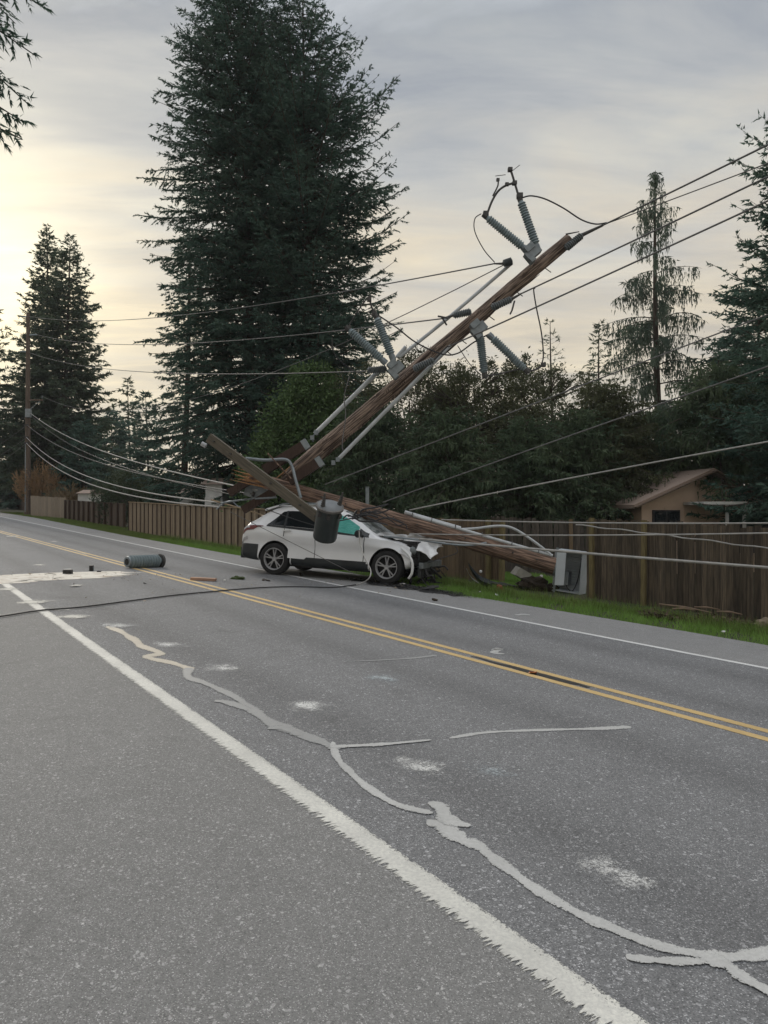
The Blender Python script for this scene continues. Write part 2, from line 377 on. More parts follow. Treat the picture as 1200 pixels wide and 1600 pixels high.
# the tar-filled rut between the yellow lines
M_TAR = mat('black_tar', (0.012, 0.012, 0.013), (0.03, 0.03, 0.03), 20, rough=0.45)
rut = [G(u, v) for u, v in quad_fit(PX_Y, np.linspace(735, 920, 14))]
ribbon('tar_seam', [p + Vector((0.0, 0.02 * math.sin(i * 1.7), 0)) for i, p in enumerate(rut)], [0.015 + 0.085 * math.sin(math.pi * min(1, i / 9.0) * 0.5) * (1 if i < 12 else 0.4) for i in range(14)], M_TAR, 0.005, road)
rut2 = [G(u, v) for u, v in quad_fit(PX_Y, np.linspace(118, 140, 6))]
ribbon('tar_seam', rut2, [0.02, 0.07, 0.09, 0.08, 0.05, 0.02], M_TAR, 0.005, road)
rng = random.Random(4)
def seal(px, wm, m, h=H1, wob=0.18):
    pts = curve_pts([Vector((u, v, 0)) for u, v in px], 9); n = len(pts); ws = [G(p.x, p.y) for p in pts]
    wl = []
    for i in range(n):
        s = i / (n - 1); base = np.interp(s, np.linspace(0, 1, len(wm)), wm)
        wl.append(float(base) * (1 + wob * math.sin(i * 0.55 + px[0][0]) + wob * 0.6 * rng.uniform(-1, 1)))
    wl[0] *= 0.35; wl[-1] *= 0.35; wl[1] *= 0.8; wl[-2] *= 0.8
    ribbon('crack_seal', ws, wl, m, h, road)
seal([(168, 979), (188, 987), (210, 1000), (222, 1010), (250, 1021), (230, 1027), (268, 1036), (300, 1046)], [0.13, 0.12, 0.15, 0.11], M_SEAL_CREAM)
seal([(296, 1044), (294, 1058), (325, 1070), (368, 1090), (392, 1108), (425, 1130), (465, 1146), (505, 1161), (528, 1172)], [0.12, 0.11, 0.10, 0.10, 0.14, 0.17, 0.12, 0.09], M_SEAL_GREY, 0.0046)
seal([(335, 1096), (355, 1098), (390, 1110)], [0.08, 0.10, 0.12], M_SEAL_GREY, 0.0052)
seal([(418, 1140), (440, 1138), (470, 1150)], [0.05, 0.10, 0.10], M_SEAL_GREY, 0.0058)
seal([(520, 1160), (527, 1185), (545, 1205), (573, 1230), (620, 1258), (676, 1272)], [0.055, 0.06, 0.065, 0.075, 0.065], M_SEAL_LIGHT, 0.0052)
seal([(670, 1255), (688, 1262), (702, 1283), (735, 1292)], [0.07, 0.11, 0.13, 0.06], M_SEAL_LIGHT, 0.0058)
seal([(666, 1287), (690, 1290), (718, 1312), (745, 1322), (773, 1343), (827, 1383), (893, 1423), (960, 1453), (1033, 1480), (1107, 1494), (1160, 1496), (1230, 1486)], [0.07, 0.13, 0.12, 0.085, 0.075, 0.075, 0.075, 0.07, 0.075, 0.085], M_SEAL_LIGHT, 0.0046)
seal([(978, 1497), (1010, 1501), (1060, 1504), (1110, 1503)], [0.055, 0.05, 0.05, 0.05], M_SEAL_LIGHT, 0.0058)
seal([(1105, 1497), (1140, 1513), (1167, 1533), (1215, 1556)], [0.10, 0.075, 0.07, 0.08], M_SEAL_LIGHT, 0.0064)
seal([(515, 1168), (560, 1166), (610, 1163), (674, 1157)], [0.05, 0.07, 0.06, 0.03], M_SEAL_LIGHT, 0.0058)
seal([(702, 1154), (760, 1145), (850, 1141), (930, 1139), (986, 1136)], [0.06, 0.055, 0.06, 0.07, 0.11], M_SEAL_LIGHT)
seal([(545, 1034), (610, 1031), (650, 1028), (682, 1024)], [0.03, 0.05, 0.07, 0.10], M_SEAL_GREY)
for px in ([(770, 1016), (780, 1014), (772, 1020), (788, 1022)], [(806, 961), (818, 960), (828, 961)]): seal(px, [0.10, 0.12, 0.08], M_SEAL_LIGHT)
M_SCUFF = speckle('white_scuff', (0.70, 0.70, 0.68), 0.62, 0.9, 60)
M_SCUFF_D = speckle('grey_scuff', (0.42, 0.47, 0.49), 0.55, 0.8, 60)
M_BLOT = speckle('white_powder', (0.66, 0.64, 0.58), 0.58, 1.2, 24)
def scuff(u, v, du, dv, hu, hv, m, h=0.0052):
    """patch centred at (u,v) reaching to (u+du, v+dv) along and (u+hu, v+hv) across"""
    c = G(u, v); a = G(u + du, v + dv) - c; b = G(u + hu, v + hv) - c
    M = Matrix(((a.x, b.x, 0, c.x), (a.y, b.y, 0, c.y), (a.z, b.z, 1, c.z + h), (0, 0, 0, 1)))
    mb = MB(); mb.add([(-1, -1, 0), (1, -1, 0), (1, 1, 0), (-1, 1, 0)], [(0, 1, 2, 3)])
    put('scuff_mark', mb.mesh('scuff_mark'), m, road, M)
for a in [(345, 1044, 48, 18, 10, -9), (262, 1008, 30, 8, 3, -7), (482, 1104, 52, 14, 14, -14), (652, 1197, 58, 30, 20, -16),
          (965, 1365, 105, 52, 26, -18), (180, 978, 28, 9, 5, -6)]: scuff(*a, M_SCUFF)
for a in [(770, 1205, 70, 24, 20, -14), (600, 1060, 60, 12, 20, -12)]: scuff(*a, M_SCUFF_D)
for a in [(48, 941, 26, 6, 4, -6), (112, 964, 24, 7, 2, -5), (95, 953, 26, 2, 0, -3), (10, 921, 16, 3, 0, -4), (120, 915, 10, 2, 0, -2), (62, 883, 8, 2, 0, -2), (17, 838, 8, 2, 0, -1), (85, 846, 6, 1, 0, -1)]: scuff(*a, M_BLOT, 0.006)

# absorbent powder strewn over the near lane (a low, uneven heap)
def heap(name, px, m, h, label, cat, seed, n=46):
    rg = np.random.default_rng(seed); ring = [G(u, v) for u, v in px]; c = sum(ring, Vector()) / len(ring)
    bd = curve_pts(ring + [ring[0]], 8); mb = MB(); K = 7; vs = []
    for k in range(K):
        s = k / (K - 1)
        for i, p in enumerate(bd[:-1]):
            q = c.lerp(p, 1 - s * 0.97) if k else p
            e = 0.13 * rg.standard_normal() * (1 - s)
            q = Vector((q.x + e, q.y + e, 0)); vs.append(lift(q, 0.004 + h * (1 - (1 - s) ** 2) * (0.55 + 0.45 * math.sin(q.x * 9) * math.cos(q.y * 7)) * (k > 0)))
    L = len(bd) - 1
    mb.add(vs, [(k * L + i, k * L + (i + 1) % L, (k + 1) * L + (i + 1) % L, (k + 1) * L + i) for k in range(K - 1) for i in range(L)] + [tuple((K - 1) * L + i for i in range(L))])
    return tag(part(name, mb, m, smooth=True), label, cat, kind='stuff')
M_SAND = mat('pale_absorbent_powder', (0.40, 0.30, 0.21), (0.80, 0.75, 0.66), 3.0, (1, 2.2, 1), rough=0.95, bump=0.7, bscale=40, detail=9, lo=.30, hi=.46)
heap('absorbent_powder', [(-60, 904), (0, 899), (60, 896), (120, 894), (175, 893), (205, 895), (185, 900), (140, 904), (80, 907), (0, 913), (-60, 918)], M_SAND, 0.018, 'cream absorbent powder strewn across the lane before the fallen insulator', 'powder', 2)
# ------------------------------------------------------------------ fences
M_TAN = mat('tan_fence_wood', (0.29, 0.225, 0.155), (0.19, 0.145, 0.10), 5, (9, 9, 0.8), 0.85, rnd=0.24, bump=0.3)
M_TANCAP = mat('pale_cap_rail', (0.34, 0.25, 0.15), (0.22, 0.16, 0.10), 5, (1, 6, 6), 0.8)
M_BATTEN = mat('dark_batten', (0.045, 0.028, 0.018), (0.07, 0.045, 0.03), 6, (8, 8, 1), 0.85)
M_BROWN = mat('brown_fence_wood', (0.115, 0.084, 0.062), (0.075, 0.056, 0.044), 5, (9, 9, 0.8), 0.85, rnd=0.15)
M_PALE = mat('pale_grey_fence_wood', (0.27, 0.22, 0.165), (0.19, 0.155, 0.12), 5, (9, 9, 0.8), 0.85, rnd=0.12)
M_DARKF = mat('dark_weathered_fence', (0.118, 0.092, 0.064), (0.042, 0.034, 0.026), 4, (12, 12, 0.7), 0.9, rnd=0.42, bump=0.5, bdist=0.006)
M_MID = mat('warm_fence_wood', (0.17, 0.12, 0.072), (0.10, 0.072, 0.046), 5, (10, 10, 0.7), 0.85, rnd=0.28, bump=0.3)
M_GREYF = mat('grey_old_fence', (0.10, 0.085, 0.07), (0.055, 0.047, 0.04), 5, (10, 10, 0.7), 0.9, rnd=0.25)
M_POSTY = mat('pressure_treated_post', (0.19, 0.155, 0.07), (0.12, 0.095, 0.045), 4, (8, 8, 1), 0.85)
def board_mesh(w_, t_, h_, cut=0.0):
    mb = MB(); c = cut
    prof = [(-w_ / 2, 0), (w_ / 2, 0), (w_ / 2, h_ - c), (w_ / 2 - c, h_), (-w_ / 2 + c, h_), (-w_ / 2, h_ - c)]
    vs = [(x, -t_ / 2, z) for x, z in prof] + [(x, t_ / 2, z) for x, z in prof]
    mb.add(vs, [(0, 1, 2, 3, 4, 5), (11, 10, 9, 8, 7, 6)] + [(i, i + 6, (i + 1) % 6 + 6, (i + 1) % 6) for i in range(6)]); return mb.mesh('board')
def fence(name, label, a, b, h, m, bw=0.14, jit=0.012, tilt=0.006, seed=1, batten=0, cap=None, posts=(), mpost=None, post_h=0.05, rails=True, sink=0.05, posts_front=True, post_r=0.05, cut=0.0):
    a, b = Vector((a[0], a[1], 0)), Vector((b[0], b[1], 0)); d = (b - a); L = d.length; d.normalize(); n = Vector((d.y, -d.x, 0))
    if n.y > 0: n = -n                                     # towards the camera
    rg = random.Random(seed); base = lift((a + b) / 2, -0.03)
    t = thing(name, label, 'fence', base)
    yaw = math.atan2(d.y, d.x); k = int(L / bw); ms = [board_mesh(bw * 0.94, 0.02, h + sink + dh, cut) for dh in (-0.015, 0.0, 0.018)]
    for me in ms: me.materials.append(m)
    for i in range(k):
        p = lift(a + d * (i + 0.5) * bw, -sink) + n * rg.uniform(-0.004, 0.006)
        M = Matrix.Translation(p) @ Matrix.Rotation(yaw, 4, 'Z') @ Matrix.Rotation(rg.uniform(-tilt, tilt), 4, 'Y') @ Matrix.Rotation(rg.uniform(-tilt, tilt) * .6, 4, 'X')
        M = M @ Matrix.Translation((0, 0, rg.uniform(-jit, jit)))
        put('board', rg.choice(ms), None, t, M)
    if batten:
        bm_ = board_mesh(0.045, 0.03, h + sink); bm_.materials.append(M_BATTEN)
        for i in range(int(L / batten) + 1):
            p = lift(a + d * min(i * batten, L), -sink) + n * 0.03
            put('batten', bm_, None, t, Matrix.Translation(p) @ Matrix.Rotation(yaw, 4, 'Z'))
    if cap:
        mb = MB(); mb.bar(lift(a, h + 0.035) + n * .01, lift(b, h + 0.035) + n * .01, 0.11, 0.035); part('cap_rail', mb, cap, t)
    if rails:
        for hh in (0.3, h - 0.3):
            mb = MB(); mb.bar(lift(a, hh) - n * 0.045, lift(b, hh) - n * 0.045, 0.05, 0.09); part('rail', mb, m, t)
    for s in posts:
        p = lift(a + d * s * L, -0.06) + n * (0.075 if posts_front else -0.075); mb = MB()
        mb.bar(p, p + Vector((rg.uniform(-.02, .02), 0, h + post_h + 0.06)), 2 * post_r, 2 * post_r, (d.x, d.y, 0)); part('post', mb, mpost or m, t)
    return t
def g2(u, v): p = G(u, v); return (p.x, p.y)
fence('board_fence', 'tan board fence with dark battens and pale cap, left of the white car', g2(202, 829), (G(690, 900).x - 2.6, G(690, 900).y + 3.4), 1.47, M_TAN, 0.14, seed=3, batten=0.56, cap=M_TANCAP)
fence('board_fence', 'warm brown board fence directly behind the crushed car front', (G(690, 900).x - 2.55, G(690, 900).y + 3.25), g2(787, 911), 1.50, M_MID, 0.14, seed=5, posts=(0.93, 1.0), mpost=M_POSTY, post_h=0.04)
fence('board_fence', 'dark brown fence with upright posts between the pale and the tan fence', g2(103.5, 811.7), g2(196, 826), 1.36, M_BROWN, 0.15, seed=6, posts=[i / 11 for i in range(12)], mpost=M_BATTEN, post_r=0.07, cap=M_BROWN)
fence('board_fence', 'pale weathered fence section just right of the standing pole', g2(48, 806.5), g2(102.5, 811.4), 1.58, M_PALE, 0.17, seed=7)
fence('board_fence', 'far dark fence left of the standing pole', g2(-60, 783), g2(40, 797.5), 1.75, M_BROWN, 0.3, seed=8, posts=[i / 14 for i in range(15)], mpost=M_BATTEN, post_r=0.08, cap=M_BROWN)
fence('board_fence', 'grey old fence set back behind the fallen pole butt', (3.2, 21.0), (7.4, 20.6), 1.62, M_GREYF, 0.13, tilt=0.018, jit=0.03, seed=9, posts=(0.55,), mpost=M_MID)
fb = Vector((*g2(1200, 970), 0)); fa = Vector((*g2(917, 931), 0)); fd = (fb - fa)
fence('board_fence', 'dark weathered board fence along the right roadside', (fa.x, fa.y), tuple((fa + fd * 2.1)[:2]), 1.66, M_DARKF, 0.118, tilt=0.008, jit=0.02, seed=10, posts=(0.022, 0.175), mpost=M_POSTY, post_h=0.03, post_r=0.042)

# ------------------------------------------------------------------ trees
def unit(a): return a / np.maximum(np.linalg.norm(a, axis=-1, keepdims=True), 1e-9)
def tufts(Pn, D, ln, wd, rg):
    n = len(Pn); r = unit(np.cross(D, rg.standard_normal((n, 3)))); ln = np.asarray(ln).reshape(-1, 1); wd = np.asarray(wd).reshape(-1, 1)
    return np.stack([Pn - r * wd, Pn + r * wd, Pn + D * ln], axis=1)
def fol(name, a, b, c=None, trans=0.30):
    m = mat(name, a, b, 0.9, rough=0.75, spec=0.15, detail=6, trans=trans); return m
M_FIR = fol('fir_needles', (0.058, 0.110, 0.088), (0.112, 0.172, 0.132))
M_FIR2 = fol('fir_needles_light', (0.072, 0.104, 0.074), (0.120, 0.155, 0.100))
M_CEDAR = fol('cedar_sprays', (0.062, 0.072, 0.042), (0.112, 0.120, 0.064))
M_CEDARG = fol('cedar_sprays_green', (0.056, 0.090, 0.056), (0.110, 0.145, 0.082))
M_WEEP = fol('weeping_sprays', (0.075, 0.108, 0.086), (0.125, 0.160, 0.118))
M_LAUREL = fol('laurel_leaves', (0.052, 0.092, 0.032), (0.12, 0.185, 0.075), trans=0.2)
M_LEAFD = fol('dark_leaves', (0.042, 0.060, 0.036), (0.080, 0.098, 0.055))
M_TWIG = fol('orange_twigs', (0.26, 0.165, 0.085), (0.38, 0.26, 0.15))
M_BARK = mat('conifer_bark', (0.050, 0.040, 0.032), (0.085, 0.068, 0.054), 3, (6, 6, 1), 0.95, bump=0.6, bdist=0.03)
def conifer(label, cat_group, base, H, prof, z0=0.0, nb=300, seed=1, m=None, el=(-0.15, 0.5), droop=0.35, up=0.2, tuft=0.26, tw=0.035, dens=1.0, weep=0.0,
            trunk_r=None, name='conifer_tree', nw=0.0, sideways=0.9, fine=17, fringe=15, wsp=0.10):
    """tapered trunk, limbs, and a crown of small needle sprays carried by the limbs"""
    rg = np.random.default_rng(seed); bx, by = base; zb = gz(bx, by) - 0.05
    t = thing(name, label, 'tree', (bx, by, zb), cat_group); B = np.array([0, 0, 0.0])
    tr = trunk_r or H * 0.011; mb = MB(); K = 9
    ph = rg.uniform(0, 6.28)
    bend = lambda z: np.array([0.012 * H * math.sin(z / H * 3 + ph), 0.008 * H * math.cos(z / H * 2.5 + ph), 0])
    b0 = bend(0)
    mb.tube([Vector((*(bend(H * k / K) - b0)[:2], H * k / K)) for k in range(K + 1)], [tr * (1 - k / K) ** 0.85 + 0.012 for k in range(K + 1)], 9)
    put('trunk', mb.mesh('trunk', True), M_BARK, t, Matrix.Translation((bx, by, zb)))
    T = []; lim = []
    hs = np.sort(z0 + (H - z0) * (1 - np.sqrt(1 - rg.uniform(0, 0.998, nb)) * 0.0 - (1 - rg.uniform(0, 0.998, nb)) ** 1.0))
    az = np.arange(nb) * 2.399963 + rg.uniform(-0.5, 0.5, nb)
    for i in range(nb):
        h = hs[i]; tt = (h - z0) / (H - z0); Lb = prof(tt) * rg.uniform(0.62, 1.08) * (1.12 if rg.random() < 0.12 else 1.0)
        if Lb < 0.12: Lb = 0.12
        e = el[0] + (el[1] - el[0]) * tt + rg.normal(0, 0.10); d = np.array([math.cos(az[i]), math.sin(az[i]), 0]); pp = np.array([-d[1], d[0], 0])
        o = (bend(h) - b0) + np.array([0, 0, h]); dr = droop * rg.uniform(0.6, 1.3)
        path = lambda s: o + d * (Lb * s)[:, None] + np.array([0, 0, 1.0]) * (Lb * (math.tan(e) * s - dr * s ** 2 + up * s ** 3))[:, None]
        s5 = np.linspace(0, 1, 5); pl = path(s5); lim.append((pl, max(0.008, Lb * 0.011)))
        nt_ = max(3, int(Lb * 6.5 * dens)); s = rg.uniform(0.10, 1.0, nt_) ** 0.8; c = path(s)
        sg = np.where(rg.random(nt_) < 0.5, -1.0, 1.0)
        ang = rg.uniform(0.5, 1.15, nt_); lt = (0.16 + sideways * 0.42 * Lb * (1 - s) ** 0.9 * np.minimum(1, s * 2.5)) * rg.uniform(0.5, 1.15, nt_)
        lt = np.minimum(lt, 1.5)
        tang = unit(path(np.minimum(s + 0.05, 1.05)) - c)
        td = unit(tang * np.cos(ang)[:, None] + pp * (np.sin(ang) * sg)[:, None] + np.array([0, 0, -0.12]) + rg.normal(0, 0.12, (nt_, 3)))
        kk = np.maximum(3, (lt * fine).astype(int)); idx = np.repeat(np.arange(nt_), kk); n = len(idx)
        q = rg.uniform(0.0, 1.0, n); pos = c[idx] + td[idx] * (lt[idx] * q)[:, None] + np.array([0, 0, -1.0]) * (0.10 * lt[idx] * q ** 2)[:, None]
        ax = unit(td[idx] * 0.9 + rg.normal(0, 0.42, (n, 3)) + np.array([0, 0, -0.05 - nw]))
        T.append(tufts(pos, ax, tuft * rg.uniform(0.5, 1.15, n), tw * rg.uniform(0.6, 1.3, n), rg))
        if weep:                                                      # hanging curtains below each limb
            m_ = max(3, int(Lb * fringe * dens)); s = rg.uniform(0.12, 1.0, m_); c = path(s) + pp * (rg.normal(0, wsp, m_) * Lb)[:, None]
            ll = weep * rg.uniform(0.3, 1.1, m_) * (0.5 + 0.6 * np.sin(np.pi * np.minimum(s, 0.95)))
            kk = np.maximum(2, (ll * 8).astype(int)); idx = np.repeat(np.arange(m_), kk); n = len(idx); q = rg.uniform(0, 1, n)
            sway = rg.normal(0, 0.12, (m_, 3)); sway[:, 2] = 0
            pos = c[idx] + (np.array([0, 0, -1.0]) + sway[idx]) * (ll[idx] * q)[:, None]
            T.append(tufts(pos, unit(np.array([0, 0, -1.0]) + rg.normal(0, 0.22, (n, 3))), tuft * rg.uniform(0.6, 1.2, n), tw * rg.uniform(0.5, 1.1, n), rg))
    T = np.concatenate(T); put('crown', np_mesh('crown', T), m, t, Matrix.Translation((bx, by, zb)))
    mb = MB()
    for pl, r in lim: mb.tube([Vector(p) for p in pl], [r, r * .8, r * .6, r * .4, r * .2], 4, False)
    put('limbs', mb.mesh('limbs'), M_BARK, t, Matrix.Translation((bx, by, zb)))['kind'] = 'stuff'
    return t, len(T)
def leafy(label, base, H, lobes, n, leaf, seed, m, cat='tree', name='broadleaf_tree', group=None, trunk_r=0.12, aspect=0.45, shell=0.55):
    """lobes: (dx, dy, z, rx, ry, rz) about the base; each is a cluster of many leaf-sized faces over twigs"""
    rg = np.random.default_rng(seed); bx, by = base; zb = gz(bx, by) - 0.05; t = thing(name, label, cat, (bx, by, zb), group)
    vol = np.array([l[3] * l[4] * l[5] for l in lobes]) ** 0.67; cnt = (n * vol / vol.sum()).astype(int); T = []; mb = MB()
    for l, c in zip(lobes, cnt):
        ctr = np.array(l[:3]); rad = np.array(l[3:]); kc = max(14, c // 55); cd = unit(rg.standard_normal((kc, 3))); cr = rg.uniform(shell, 1.04, kc)[:, None]
        cc = ctr + cd * cr * rad
        for q in range(0, kc, 3): mb.tube([Vector((l[0] * .3, l[1] * .3, max(0.2, l[2] - l[5] * .9))), Vector(ctr * .6 + cc[q] * .4 - np.array([0, 0, .1])), Vector(cc[q])], [.03, .018, .006], 4, False)
        idx = rg.integers(0, kc, c); pos = cc[idx] + rg.normal(0, 1, (c, 3)) * rad * 0.13
        D = unit(cd[idx] * 0.6 + rg.standard_normal((c, 3)) * 0.8 + np.array([0, 0, -0.1])); r = unit(np.cross(D, rg.standard_normal((c, 3))))
        ln = (leaf * rg.uniform(0.6, 1.25, c))[:, None]; wd = ln * aspect * 0.5; mid = pos + D * ln * 0.5
        T.append(np.stack([pos, mid + r * wd, pos + D * ln], 1)); T.append(np.stack([pos, pos + D * ln, mid - r * wd], 1))
    mb.tube([Vector((0, 0, 0)), Vector((0.05, 0, H * .3)), Vector((0, 0.05, H * .75))], [trunk_r, trunk_r * .7, trunk_r * .2], 8)
    put('trunk', mb.mesh('trunk', True), M_BARK, t, Matrix.Translation((bx, by, zb)))
    put('crown', np_mesh('crown', np.concatenate(T)), m, t, Matrix.Translation((bx, by, zb))); return t
def at(u, d): return ((u - 600) / F * d, d)
def ht(v, d, u=600):
    """height above the ground of photo row v at depth d"""
    x = (u - 600) / F * d; return EYE + (800 - v) / F * d - gz(x, d)
def cone(R, p=0.8, low=1.0):
    return lambda t: R * min(1.0, (1 - t) ** p * 1.15) * (low + (1 - low) * min(1, t * 4))
def column(R, top=0.35, lo=0.85):
    return lambda t: R * (lo + (1 - lo) * math.sin(min(1, t / 0.6) * math.pi / 2)) * min(1.0, ((1 - t) / top) ** 0.62)
NT = 0
def C(*a, **k):
    global NT; t, n = conifer(*a, **k); NT += n; return t
GB = 'tall firs behind the fences'
C('tallest dense fir rising out of the top of the photo, left trunk', GB, at(388, 35), ht(-95, 35, 388), column(4.6, 0.40, 0.95), 2.8, 860, 11, M_FIR, (-0.25, 0.45), 0.34, 0.24, 0.16, 0.028, 1.25, fine=40, nw=0.2)
C('right one of the two tall firs, its ragged branches reaching over the pole', GB, at(494, 34), ht(-14, 34, 494), column(4.5, 0.36, 0.82), 1.5, 760, 12, M_FIR, (-0.20, 0.40), 0.32, 0.40, 0.16, 0.028, 1.2, fine=40, nw=0.2)
C('lower fir filling the left foot of the tall fir pair', GB, at(285, 43), ht(300, 43, 285), cone(3.0, 0.7), 0.8, 300, 13, M_FIR, (-0.25, 0.3), 0.35, 0.2, 0.22, 0.04, 1.1, fine=27)
C('left twin-topped fir behind the standing pole, taller top', GB, at(64, 66), ht(350, 66, 64), cone(5.0, 0.75), 3.0, 400, 14, M_FIR2, (-0.2, 0.45), 0.3, 0.3, 0.36, 0.06, 0.9, fine=22)
C('left twin-topped fir behind the standing pole, right top', GB, at(98, 63), ht(364, 63, 98), cone(5.4, 0.72), 3.0, 400, 15, M_FIR2, (-0.2, 0.45), 0.3, 0.3, 0.36, 0.06, 0.9, fine=22)
C('open grey-green pine at the far left edge', GB, at(-18, 60), ht(470, 60, -18), cone(4.2, 0.6), 5.0, 110, 16, M_FIR2, (-0.1, 0.4), 0.2, 0.2, 0.42, 0.055, 0.8)
for i, (u, v, d, R, lb) in enumerate([(205, 590, 95, 3.4, 'small distant fir in the gap left of the tall firs'), (172, 640, 80, 4.2, 'dark fir low behind the brown fence'), (232, 612, 70, 3.4, 'dark fir tucked against the tall fir foot'),
                          (132, 655, 60, 3.2, 'bushy fir behind the orange shrub'), (18, 650, 80, 4.5, 'low dark fir behind the far left fence')]):
    C(lb, GB, at(u, d), ht(v, d, u), cone(R, 0.6), 0.5, 150, 30 + i, M_FIR if i != 0 else M_FIR2, (-0.1, 0.4), 0.3, 0.2, 0.55, 0.085, 0.8)
near_fir = C('near fir at the top left whose branch tips enter the frame', GB, (-8.7, 8.2), 19.0, lambda t: 5.2 * (0.72 + 0.28 * math.sin(min(1, t * 4) * 1.57)) * (1 - t) ** 0.45, 6.9, 330, 17, M_FIR, (-0.10, 0.35), 0.30, 0.12, 0.13, 0.016, 1.7, fine=52, nw=0.3, trunk_r=0.30)
near_fir.matrix_local = WM[near_fir.name] @ Matrix.Rotation(5.6, 4, 'Z')
C('weeping conifer with drooping branches and bent tip at right', GB, at(1036, 29), ht(262, 29, 1036), lambda t: 4.7 * (1 - t) ** 0.8 + 0.05, 1.5, 112, 18, M_WEEP, (0.0, 0.55), 0.42, 0.02, 0.20, 0.026, 1.0, weep=0.75, sideways=0.12, trunk_r=0.2, nw=0.5, fringe=44, wsp=0.025)
C('slim fir left of the weeping conifer', GB, at(942, 42), ht(500, 42, 942), cone(2.6, 0.75), 1.0, 150, 19, M_FIR2, (-0.1, 0.4), 0.3, 0.2, 0.32, 0.045, 0.9)
C('sparse young fir top showing above the brown hedge trees', GB, at(868, 38), ht(500, 38, 868), cone(2.1, 0.7), 3.0, 70, 20, M_FIR2, (0.05, 0.6), 0.15, 0.2, 0.24, 0.03, 0.7)
C('dark fir at the right edge with branches against the sky', GB, at(1262, 21), ht(140, 21, 1262), lambda t: 3.3 * (1 - t) ** 0.28 * (0.85 + 0.15 * math.sin(t * 40)), 2.3, 600, 21, M_FIR, (-0.15, 0.5), 0.25, 0.3, 0.17, 0.034, 1.25, fine=28)
C('broad dark cedar in front of the house at right', GB, at(1130, 24.5), ht(560, 24.5, 1130), cone(2.9, 0.5), 3.9, 170, 22, M_CEDARG, (-0.1, 0.3), 0.45, 0.1, 0.24, 0.03, 1.0, weep=0.5)
C('tall dark fir filling the right edge behind the house', GB, at(1180, 28), ht(430, 28, 1180), cone(3.6, 0.5), 3.0, 260, 23, M_FIR, (-0.1, 0.35), 0.35, 0.2, 0.22, 0.036, 1.1, fine=24)
GC = 'brown-green cedars behind the wreck'
def round_tree(label, u, v, d, R, n, seed, m, leaf=0.13):
    H = ht(v, d, u); r_ = random.Random(seed); lobes = [(0, 0, H * .56, R * .85, R * .7, H * .36), (0, 0, H * .30, R * .95, R * .75, H * .28)]
    for k in range(9): an = k * .7 + r_.uniform(-.3, .3); q = r_.uniform(.35, .8); lobes.append((R * q * math.cos(an), R * q * .7 * math.sin(an), H * r_.uniform(.3, .86), R * r_.uniform(.28, .45), R * .35, H * r_.uniform(.10, .17)))
    for k in range(4): lobes.append((R * r_.uniform(-.45, .45), 0, H * r_.uniform(.84, .93), R * .22, R * .2, H * .09))
    leafy(label, at(u, d), H, lobes, n, leaf, seed, m, group=GC, aspect=0.4, shell=0.6)
round_tree('rounded olive-brown tree left behind the hanging pole top', 640, 545, 29, 3.3, 30000, 91, M_CEDAR)
round_tree('rounded olive-brown tree directly behind the pole conduits', 738, 552, 27, 3.2, 34000, 92, M_CEDAR)
round_tree('rounded olive-brown tree right of the hanging insulators', 850, 565, 28, 3.5, 36000, 93, M_CEDAR)
for i, (u, v, d, R, lb, mm) in enumerate([(690, 600, 32, 3.0, 'dark cedar filling the gap between the two left olive-brown trees', M_CEDARG), (940, 600, 25, 2.7, 'dark rounded cedar left of the house', M_CEDAR),
                             (575, 625, 25, 2.4, 'dark green cedar behind the car roof', M_CEDARG), (695, 640, 22, 2.2, 'low dark cedar right behind the fallen pole', M_CEDARG), (830, 655, 23, 2.4, 'low dark cedar above the grey fence', M_CEDARG),
                             (905, 640, 23.5, 2.0, 'low dark cedar above the metal cabinet', M_CEDARG), (1010, 640, 27, 2.2, 'green cedar below the weeping conifer', M_CEDARG)]):
    C(lb, GC, at(u, d), ht(v, d, u), lambda t, R=R: R * (1 - t ** 2.6) ** 0.6 * (0.75 + 0.25 * min(1, t * 3)), 0.25, 260, 50 + i, mm, (-0.1, 0.65), 0.45, 0.1, 0.16, 0.030, 1.1, weep=0.36, name='cedar_tree', fine=24, nw=0.15)
# laurel, thin leafy trees, shrubs
d = 29.0
leafy('bright green laurel beside the foot of the hanging pole', at(488, d), 7.8, [(0, 0, 4.9, 1.9, 1.4, 2.1), (-1.3, -.2, 3.6, 1.4, 1.1, 1.8), (1.2, .1, 4.4, 1.6, 1.2, 1.9), (.1, -.3, 6.5, 1.15, .9, 1.1), (-.7, -.2, 2.1, 2.2, 1.4, 1.8)], 40000, 0.17, 61, M_LAUREL, name='laurel_tree')
d = 33.0
leafy('thin half-bare tree with sparse leaves against the sky', at(812, d), 9.0, [(0, 0, 7.2, 1.6, 1.5, 2.0), (1.2, 0, 5.8, 1.5, 1.4, 1.6), (-1.2, 0, 5.6, 1.3, 1.3, 1.5), (.2, 0, 8.6, .7, .7, .8)], 7000, 0.15, 62, M_LEAFD, shell=0.2)
d = 27.0
leafy('dark evergreen bushes low between the cedars', at(412, 35.5), 4.4, [(0, 0, 2.2, 2.0, 1.5, 2.0), (-2, 0, 1.6, 1.6, 1.4, 1.7), (1.6, 0, 1.8, 1.4, 1.3, 1.8)], 24000, 0.15, 63, M_LEAFD, name='evergreen_bush', cat='bush')
leafy('dark evergreen bush behind the tan fence', at(285, 43), 4.5, [(0, 0, 1.9, 2.4, 1.5, 1.9), (-3, 0, 1.8, 2.0, 1.5, 1.6), (2.6, 0, 1.9, 1.8, 1.5, 1.7)], 18000, 0.18, 64, M_LEAFD, name='evergreen_bush', cat='bush')
